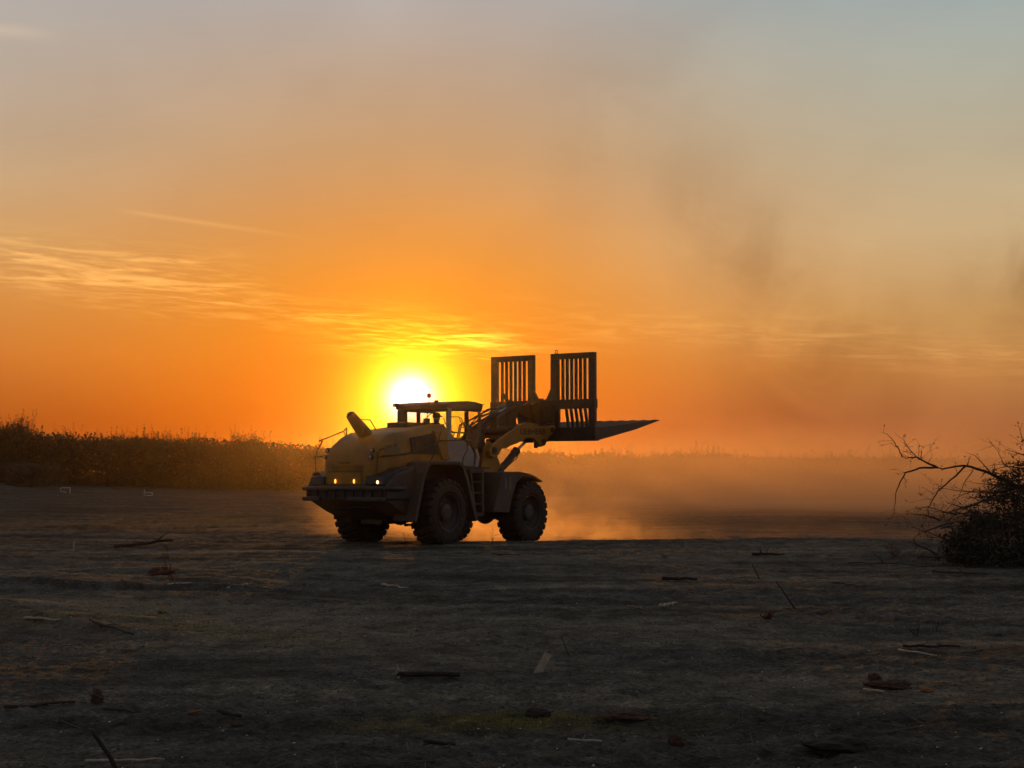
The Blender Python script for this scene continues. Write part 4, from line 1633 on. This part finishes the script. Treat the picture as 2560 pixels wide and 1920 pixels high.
def lump(name, px, py, size, m_, label, cat, seed=1, shards=12, squash=.6):
    rnd = random.Random(seed)
    c = gp(px, py)
    mb = MB()
    bm = bmesh.new()
    bmesh.ops.create_icosphere(bm, subdivisions=3, radius=1.0)
    from mathutils import noise
    for v_ in bm.verts:
        k = 1 + .38 * noise.noise(v_.co * 1.7 + Vector((seed * 3.1, 0, 0))) + .2 * noise.noise(v_.co * 4.3 + Vector((0, seed, 0)))
        v_.co = Vector((v_.co.x * size[0], v_.co.y * size[1], v_.co.z * size[2])) * k
    me = bpy.data.meshes.new('t')
    bm.to_mesh(me)
    bm.free()
    mb.raw([v_.co + Vector((0, 0, size[2] * squash)) for v_ in me.vertices], [tuple(p.vertices) for p in me.polygons])
    bpy.data.meshes.remove(me)
    for k in range(shards // 2):
        a = rnd.uniform(0, 6.28)
        s = Vector((math.cos(a) * size[0], math.sin(a) * size[1], size[2] * rnd.uniform(.3, 1.0)))
        e = s + Vector((math.cos(a) * rnd.uniform(.2, .6), math.sin(a) * .3, rnd.uniform(-.25, .3))) * max(size) * .8
        mb.tube([s * .6, e], [.007, .003], 4)
    o = mb.build(name, M[m_], smooth=False)
    o.location = c
    return tag(o, label, cat)


def weed(name, px, py, h, w, n, m_, label, cat='weed', seed=1, leafy=True):
    rnd = random.Random(seed)
    c = gp(px, py)
    root = empty(name, c, 0, label, cat)
    mb = MB()
    lv = []
    for i in range(n):
        a = rnd.uniform(0, 6.28)
        d = Vector((math.cos(a) * w, math.sin(a) * w, h)).normalized()
        p = wander((rnd.uniform(-.02, .02), rnd.uniform(-.02, .02), -.02), d, h * rnd.uniform(.6, 1.1), 6, rnd, .16)
        mb.tube(p, [.006, .005, .005, .004, .003, .003, .002], 4, cap=False)
        for k in range(5):
            q = p[rnd.randrange(1, 7)]
            s = wander(q, Vector((rnd.uniform(-1, 1), rnd.uniform(-1, 1), rnd.uniform(0, .8))), h * .22, 3, rnd, .2)
            mb.tube(s, .0028, 3, cap=False)
            lv += s[1:]
    mb.build('stem', M[m_], root)
    if leafy:
        leaf_obj('leaf_tufts', lv, root, (.008, .02), seed, m_)['kind'] = 'stuff'
    return root


leaning('stick', (305, 1940), (230, 1826), .017, 'dark_wood', 'thick black stick leaning up from the bottom edge of the field', seed=4)
leaning('marker_stake', (183, 1379), (185, 1355), .02, 'pale_wood', 'short pale stake standing upright in the dark field at left', 'stake')
leaning('board', (1343, 1682), (1371, 1634), .036, 'pale_wood', 'pale flat board end sticking up slanted from the soil', 'board', flat=True)
leaning('stick', (1988, 1522), (1940, 1453), .012, 'dark_wood', 'long thin dark stick leaning left, above the reddish weed')
leaning('stick', (1898, 1446), (1880, 1411), .012, 'dark_wood', 'short thin dark stick leaning left, above the longer leaning one')
leaning('stick', (1422, 1640), (1403, 1590), .008, 'twig', 'thin grey twig standing behind the pale board end', seed=5)
stick('log', (995, 1694), (1152, 1697), .026, 'dark_wood', 'dark straight log lying on the soil with a frayed pale end', 'log', seed=3, taper=.75)
fr_ = gp(1003, 1694)
mbf = MB()
rz_ = random.Random(2)
for i in range(16):
    mbf.tube([(0, 0, .04), (rz_.uniform(-.09, .03), rz_.uniform(-.05, .05), .04 + rz_.uniform(-.05, .08))], [.010, .003], 4)
tag(mbf.build('frayed_bark', M['pale_wood'], loc=fr_), 'tuft of pale frayed bark at the left end of the straight dark log', 'bark piece')
stick('branch', (285, 1372), (436, 1366), .05, 'dark_wood', 'crooked dark branch lying left of the loader beyond the wheel ruts', 'branch', lift_b=.10, side=4, seed=7)
stick('branch', (420, 1467), (478, 1463), .024, 'pale_wood', 'pale curved branch lying under the brown root clump', 'branch', side=1, seed=8)
stick('stick', (567, 1475), (617, 1465), .022, 'pale_wood', 'short pale straight stick left of centre, near the root clump', seed=9)
stick('stick', (955, 1466), (1020, 1476), .020, 'pale_wood', 'pale stick on the open soil below the loader wheels', seed=10)
stick('bark_strip', (1655, 1452), (1745, 1453), .035, 'dark_wood', 'flat dark piece of bark right of the loader', 'bark piece', seed=11)
stick('stick', (1570, 1519), (1613, 1525), .012, 'straw', 'thin yellow stick lying right of centre', seed=12)
stick('stick', (1652, 1521), (1690, 1514), .026, 'pale_wood', 'stubby pale piece of wood beside the thin yellow stick', seed=13)
stick('stick', (2250, 1630), (2340, 1645), .012, 'pale_wood', 'long pale stick at the right, above the rotten log', seed=14)
stick('stick', (2255, 1621), (2400, 1622), .016, 'dark_wood', 'long dark stick at the right, just above the long pale one', seed=15, side=2)
stick('stick', (2160, 1731), (2210, 1736), .014, 'pale_wood', 'short pale stick in front of the rotten log', seed=16)
stick('stick', (10, 1777), (190, 1762), .014, 'twig', 'long curved twig lying at the left edge near the cone-like clump', seed=17)
stick('stick', (260, 1778), (350, 1788), .014, 'twig', 'dark twig lying right of the cone-like clump', seed=18)
stick('stick', (545, 1785), (600, 1800), .022, 'dark_wood', 'short dark stick lying right of the orange splinter', seed=19)
stick('splinter', (470, 1790), (505, 1783), .012, 'orange_leaf', 'orange brown wood splinter left of centre in the foreground', 'splinter', seed=20)
stick('stick', (215, 1912), (410, 1906), .012, 'pale_wood', 'long pale twig along the bottom edge by the leaning black stick', seed=21)
stick('stick', (1880, 1352 + 36), (1960, 1350 + 40), .03, 'dark_wood', 'dark brush stick lying far right of the loader at the edge of the dust', seed=22, side=5)
stick('branch', (2330, 1432), (2470, 1440), .022, 'twig', 'grey branch lying on the soil in front of the brush pile', 'branch', seed=23, side=1)
stick('branch', (2120, 1408), (2330, 1420), .018, 'twig', 'thin branch trailing left from the foot of the brush pile', 'branch', seed=24, side=3)
stick('stick', (1230, 1388), (1300, 1390), .016, 'twig', 'small stick lying in front of the loader front wheel', seed=25)
stick('stick', (60, 1550), (150, 1556), .02, 'pale_wood', 'weathered stick in the rut at the left edge', seed=26)
stick('stick', (1060, 1862), (1140, 1872), .016, 'dark_wood', 'dark stick below the mossy patch', seed=27)
stick('stick', (1420, 1857), (1505, 1861), .012, 'pale_wood', 'pale curved twig below the right end of the mossy patch', seed=28, side=1)
stick('stick', (225, 1556), (330, 1590), .02, 'twig', 'twig lying across the dark rut at left', seed=29)
stick('stick', (2080, 1458), (2150, 1470), .016, 'twig', 'short twig lying right of the leaning stick', seed=30)
lump('cone_clump', 242, 1758, (.045, .04, .075), 'clod', 'brown cone-like clump standing on the soil at lower left', 'clump', 3, 14)
lump('dirt_clump', 1690, 1862, (.055, .04, .045), 'clod', 'small reddish brown clump in the lower right foreground', 'clump', 4, 10)
lump('dirt_clump', 595, 1817, (.05, .03, .02), 'clod', 'flat reddish clump below the short dark stick', 'clump', 5, 4)
lump('root_clump', 400, 1440, (.22, .14, .10), 'clod', 'brown root clump with bent shoots left of the loader', 'clump', 6, 24)
lump('rotten_log', 2225, 1722, (.20, .07, .045), 'clod', 'crooked rotten brown log lying at right', 'log', 7, 8)
lump('rotten_log', 2186, 1706, (.055, .05, .055), 'clod', 'knobby end piece of rotten wood at the left of the crooked log', 'wood piece', 8, 6)
lump('bark_piece', 2318, 1730, (.055, .03, .022), 'orange_leaf', 'orange and yellow bark piece right of the crooked rotten log', 'bark piece', 9, 3)
lump('dirt_mound', 2090, 1880, (.20, .10, .06), 'dark_wood', 'low dark mound with twigs at the bottom right', 'mound', 10, 14)
lump('dirt_mound', 1560, 1800, (.16, .08, .045), 'clod', 'twiggy mound at the right end of the mossy patch', 'mound', 12, 20)
lump('dirt_mound', 1345, 1790, (.10, .06, .04), 'dark_wood', 'small dark mound behind the mossy patch', 'mound', 13, 10)
weed('weed', 1920, 1548, .14, .12, 16, 'rust_plant', 'small reddish weed in the field right of centre', seed=3)
weed('weed', 1229, 1362, .48, .10, 3, 'twig', 'bare sprig standing between the loader wheels', 'sprig', seed=14, leafy=False)
weed('weed', 430, 1452, .50, .16, 6, 'rust_plant', 'tall thin brown shoots rising from the root clump', seed=5, leafy=False)
weed('weed', 2290, 1590, .22, .10, 4, 'twig', 'sparse dark weed standing at right above the long sticks', seed=6, leafy=False)
weed('weed', 2338, 1580, .20, .04, 3, 'dark_wood', 'small forked dead shoot right of the sparse weed', 'shoot', seed=7, leafy=False)
weed('weed', 2235, 1392, .40, .25, 9, 'rust_plant', 'dusty brown weed at the left foot of the brush pile', seed=8)
weed('weed', 1706, 1368, .18, .03, 3, 'twig', 'short dark stub of weed at the edge of the dust', 'stub', seed=9, leafy=False)
weed('weed', 1660, 1393, .12, .12, 10, 'moss', 'small green weed right of the loader near the ridge', seed=10)
weed('weed', 405, 1533, .08, .08, 10, 'moss', 'tiny green weed in the pale patch at left', seed=12)
weed('weed', 1015, 1358, .30, .06, 4, 'twig', 'short stubs standing in front of the loader belly', 'stub', seed=13, leafy=False)


def scatter():
    r = np.random.default_rng(21)

    def place(n, y0=8.2, y1=44, wid=.42, p=1.6):
        y = y0 + (y1 - y0) * r.uniform(0, 1, n) ** p
        x = y * r.uniform(-wid, wid, n)
        return x, y, ground_z(x, y)
    # fine twigs and straws: little four-sided slivers
    n = 5600
    x, y, z = place(n)
    cl = vnoise(x / 1.1 + 9, y / .8 + 3) + vnoise(x / 3.7, y / 2.2 + 8)
    k = r.uniform(-.35, .45, n) < cl
    x, y, z = x[k], y[k], z[k]
    n = len(x)
    L = r.uniform(.02, .13, n) * (1 + (r.random(n) < .05) * 1.6)
    a = r.uniform(0, math.pi, n)
    t = r.uniform(-.1, .35, n)
    d = np.stack([np.cos(a), np.sin(a), t], 1)
    s = np.stack([-np.sin(a), np.cos(a), 0 * a], 1)
    wd = r.uniform(.0015, .0045, n)[:, None]
    c = np.stack([x, y, z + .008 + np.maximum(t, 0) * L], 1)
    upv = np.array([0, 0, 1.0])
    A, B_ = c - d * L[:, None], c + d * L[:, None]
    V = np.stack([A - s * wd, A + s * wd, A + upv * wd * 1.6, B_ - s * wd * .6, B_ + s * wd * .6, B_ + upv * wd], 1).reshape(-1, 3)
    bi = np.arange(n)[:, None] * 6
    Q = np.concatenate([bi + np.array([[0, 1, 4, 3]]), bi + np.array([[1, 2, 5, 4]]), bi + np.array([[2, 0, 3, 5]])])
    me = fast_mesh('twig_litter', V, Q, M['litter'])
    o = bpy.data.objects.new('twig_litter', me)
    COL.objects.link(o)
    tag(o, 'fine twigs and straw scattered over the dark soil', 'litter', kind='stuff')

    # pebbles and clods
    def stones(name, n, lo, hi, mt, label, p=1.6):
        x, y, z = place(n, p=p)
        n = len(x)
        sz = r.uniform(lo, hi, n) * r.uniform(.5, 1, n)
        base = np.array([[1, 0, 0], [0, 1, 0], [-1, 0, 0], [0, -1, 0], [0, 0, .7], [0, 0, -.6]], float)
        V = []
        a = r.uniform(0, 6.28, n)
        ca, sa = np.cos(a), np.sin(a)
        st = r.uniform(.6, 1.5, n)
        B3 = base[None] * r.uniform(.7, 1.3, (n, 6, 1)) * sz[:, None, None]
        B3[:, :, 0] *= st[:, None]
        X = B3[:, :, 0] * ca[:, None] - B3[:, :, 1] * sa[:, None]
        Yv = B3[:, :, 0] * sa[:, None] + B3[:, :, 1] * ca[:, None]
        V = np.stack([X + x[:, None], Yv + y[:, None], B3[:, :, 2] + z[:, None] + sz[:, None] * .2], 2).reshape(-1, 3)
        f = np.array([[0, 1, 4], [1, 2, 4], [2, 3, 4], [3, 0, 4], [1, 0, 5], [2, 1, 5], [3, 2, 5], [0, 3, 5]])
        Q = (np.arange(n)[:, None, None] * 6 + f[None]).reshape(-1, 3)
        me = fast_mesh(name, V, Q, M[mt])
        o = bpy.data.objects.new(name, me)
        COL.objects.link(o)
        tag(o, label, 'stones', kind='stuff')
    stones('soil_crumbs', 26000, .004, .017, 'crumb', 'loose dark crumbs of soil over the field')
    stones('pale_chips', 700, .004, .016, 'stone', 'pale stone chips scattered in the soil')
    # grass blades in the two dry patches and here and there
    xs, ys = [], []
    for (cx, cy, sx, sy, m, sl) in ((0.0, 11.25, .62, .22, 5200, 0), (-4.1, 18.7, 1.0, .6, 3600, -1.15), (-2.6, 16.9, .9, .5, 1800, -1.0), (-6.2, 18.9, .7, .4, 900, 0)):
        px_ = r.normal(0, sx, m)
        py_ = r.normal(0, sy, m) + px_ * sl
        xs.append(cx + px_)
        ys.append(cy + py_)
    x, y, z = place(2200)
    k = vnoise(x / .9 + 77, y / .7 + 12) > .12
    xs.append(x[k])
    ys.append(y[k])
    x, y = np.concatenate(xs), np.concatenate(ys)
    k = vnoise(x / .12 + 5, y / .12 + 6) + vnoise(x / .4 + 1, y / .3) > -.12
    x, y = x[k], y[k]
    z = ground_z(x, y)
    n = len(x)
    h = r.uniform(.010, .032, n)
    a = r.uniform(0, 6.28, n)
    lean = r.uniform(0, 1.3, n)
    tip = np.stack([x + np.cos(a) * h * lean, y + np.sin(a) * h * lean, z + h], 1)
    s = np.stack([-np.sin(a), np.cos(a), 0 * a], 1) * .0028
    b = np.stack([x, y, z - .004], 1)
    V = np.stack([b - s, b + s, tip], 1).reshape(-1, 3)
    me = fast_mesh('dry_grass', V, np.arange(n * 3).reshape(-1, 3), M['moss'])
    o = bpy.data.objects.new('dry_grass', me)
    COL.objects.link(o)
    tag(o, 'short yellow green growth in patches on the soil', 'grass', kind='stuff')


scatter()
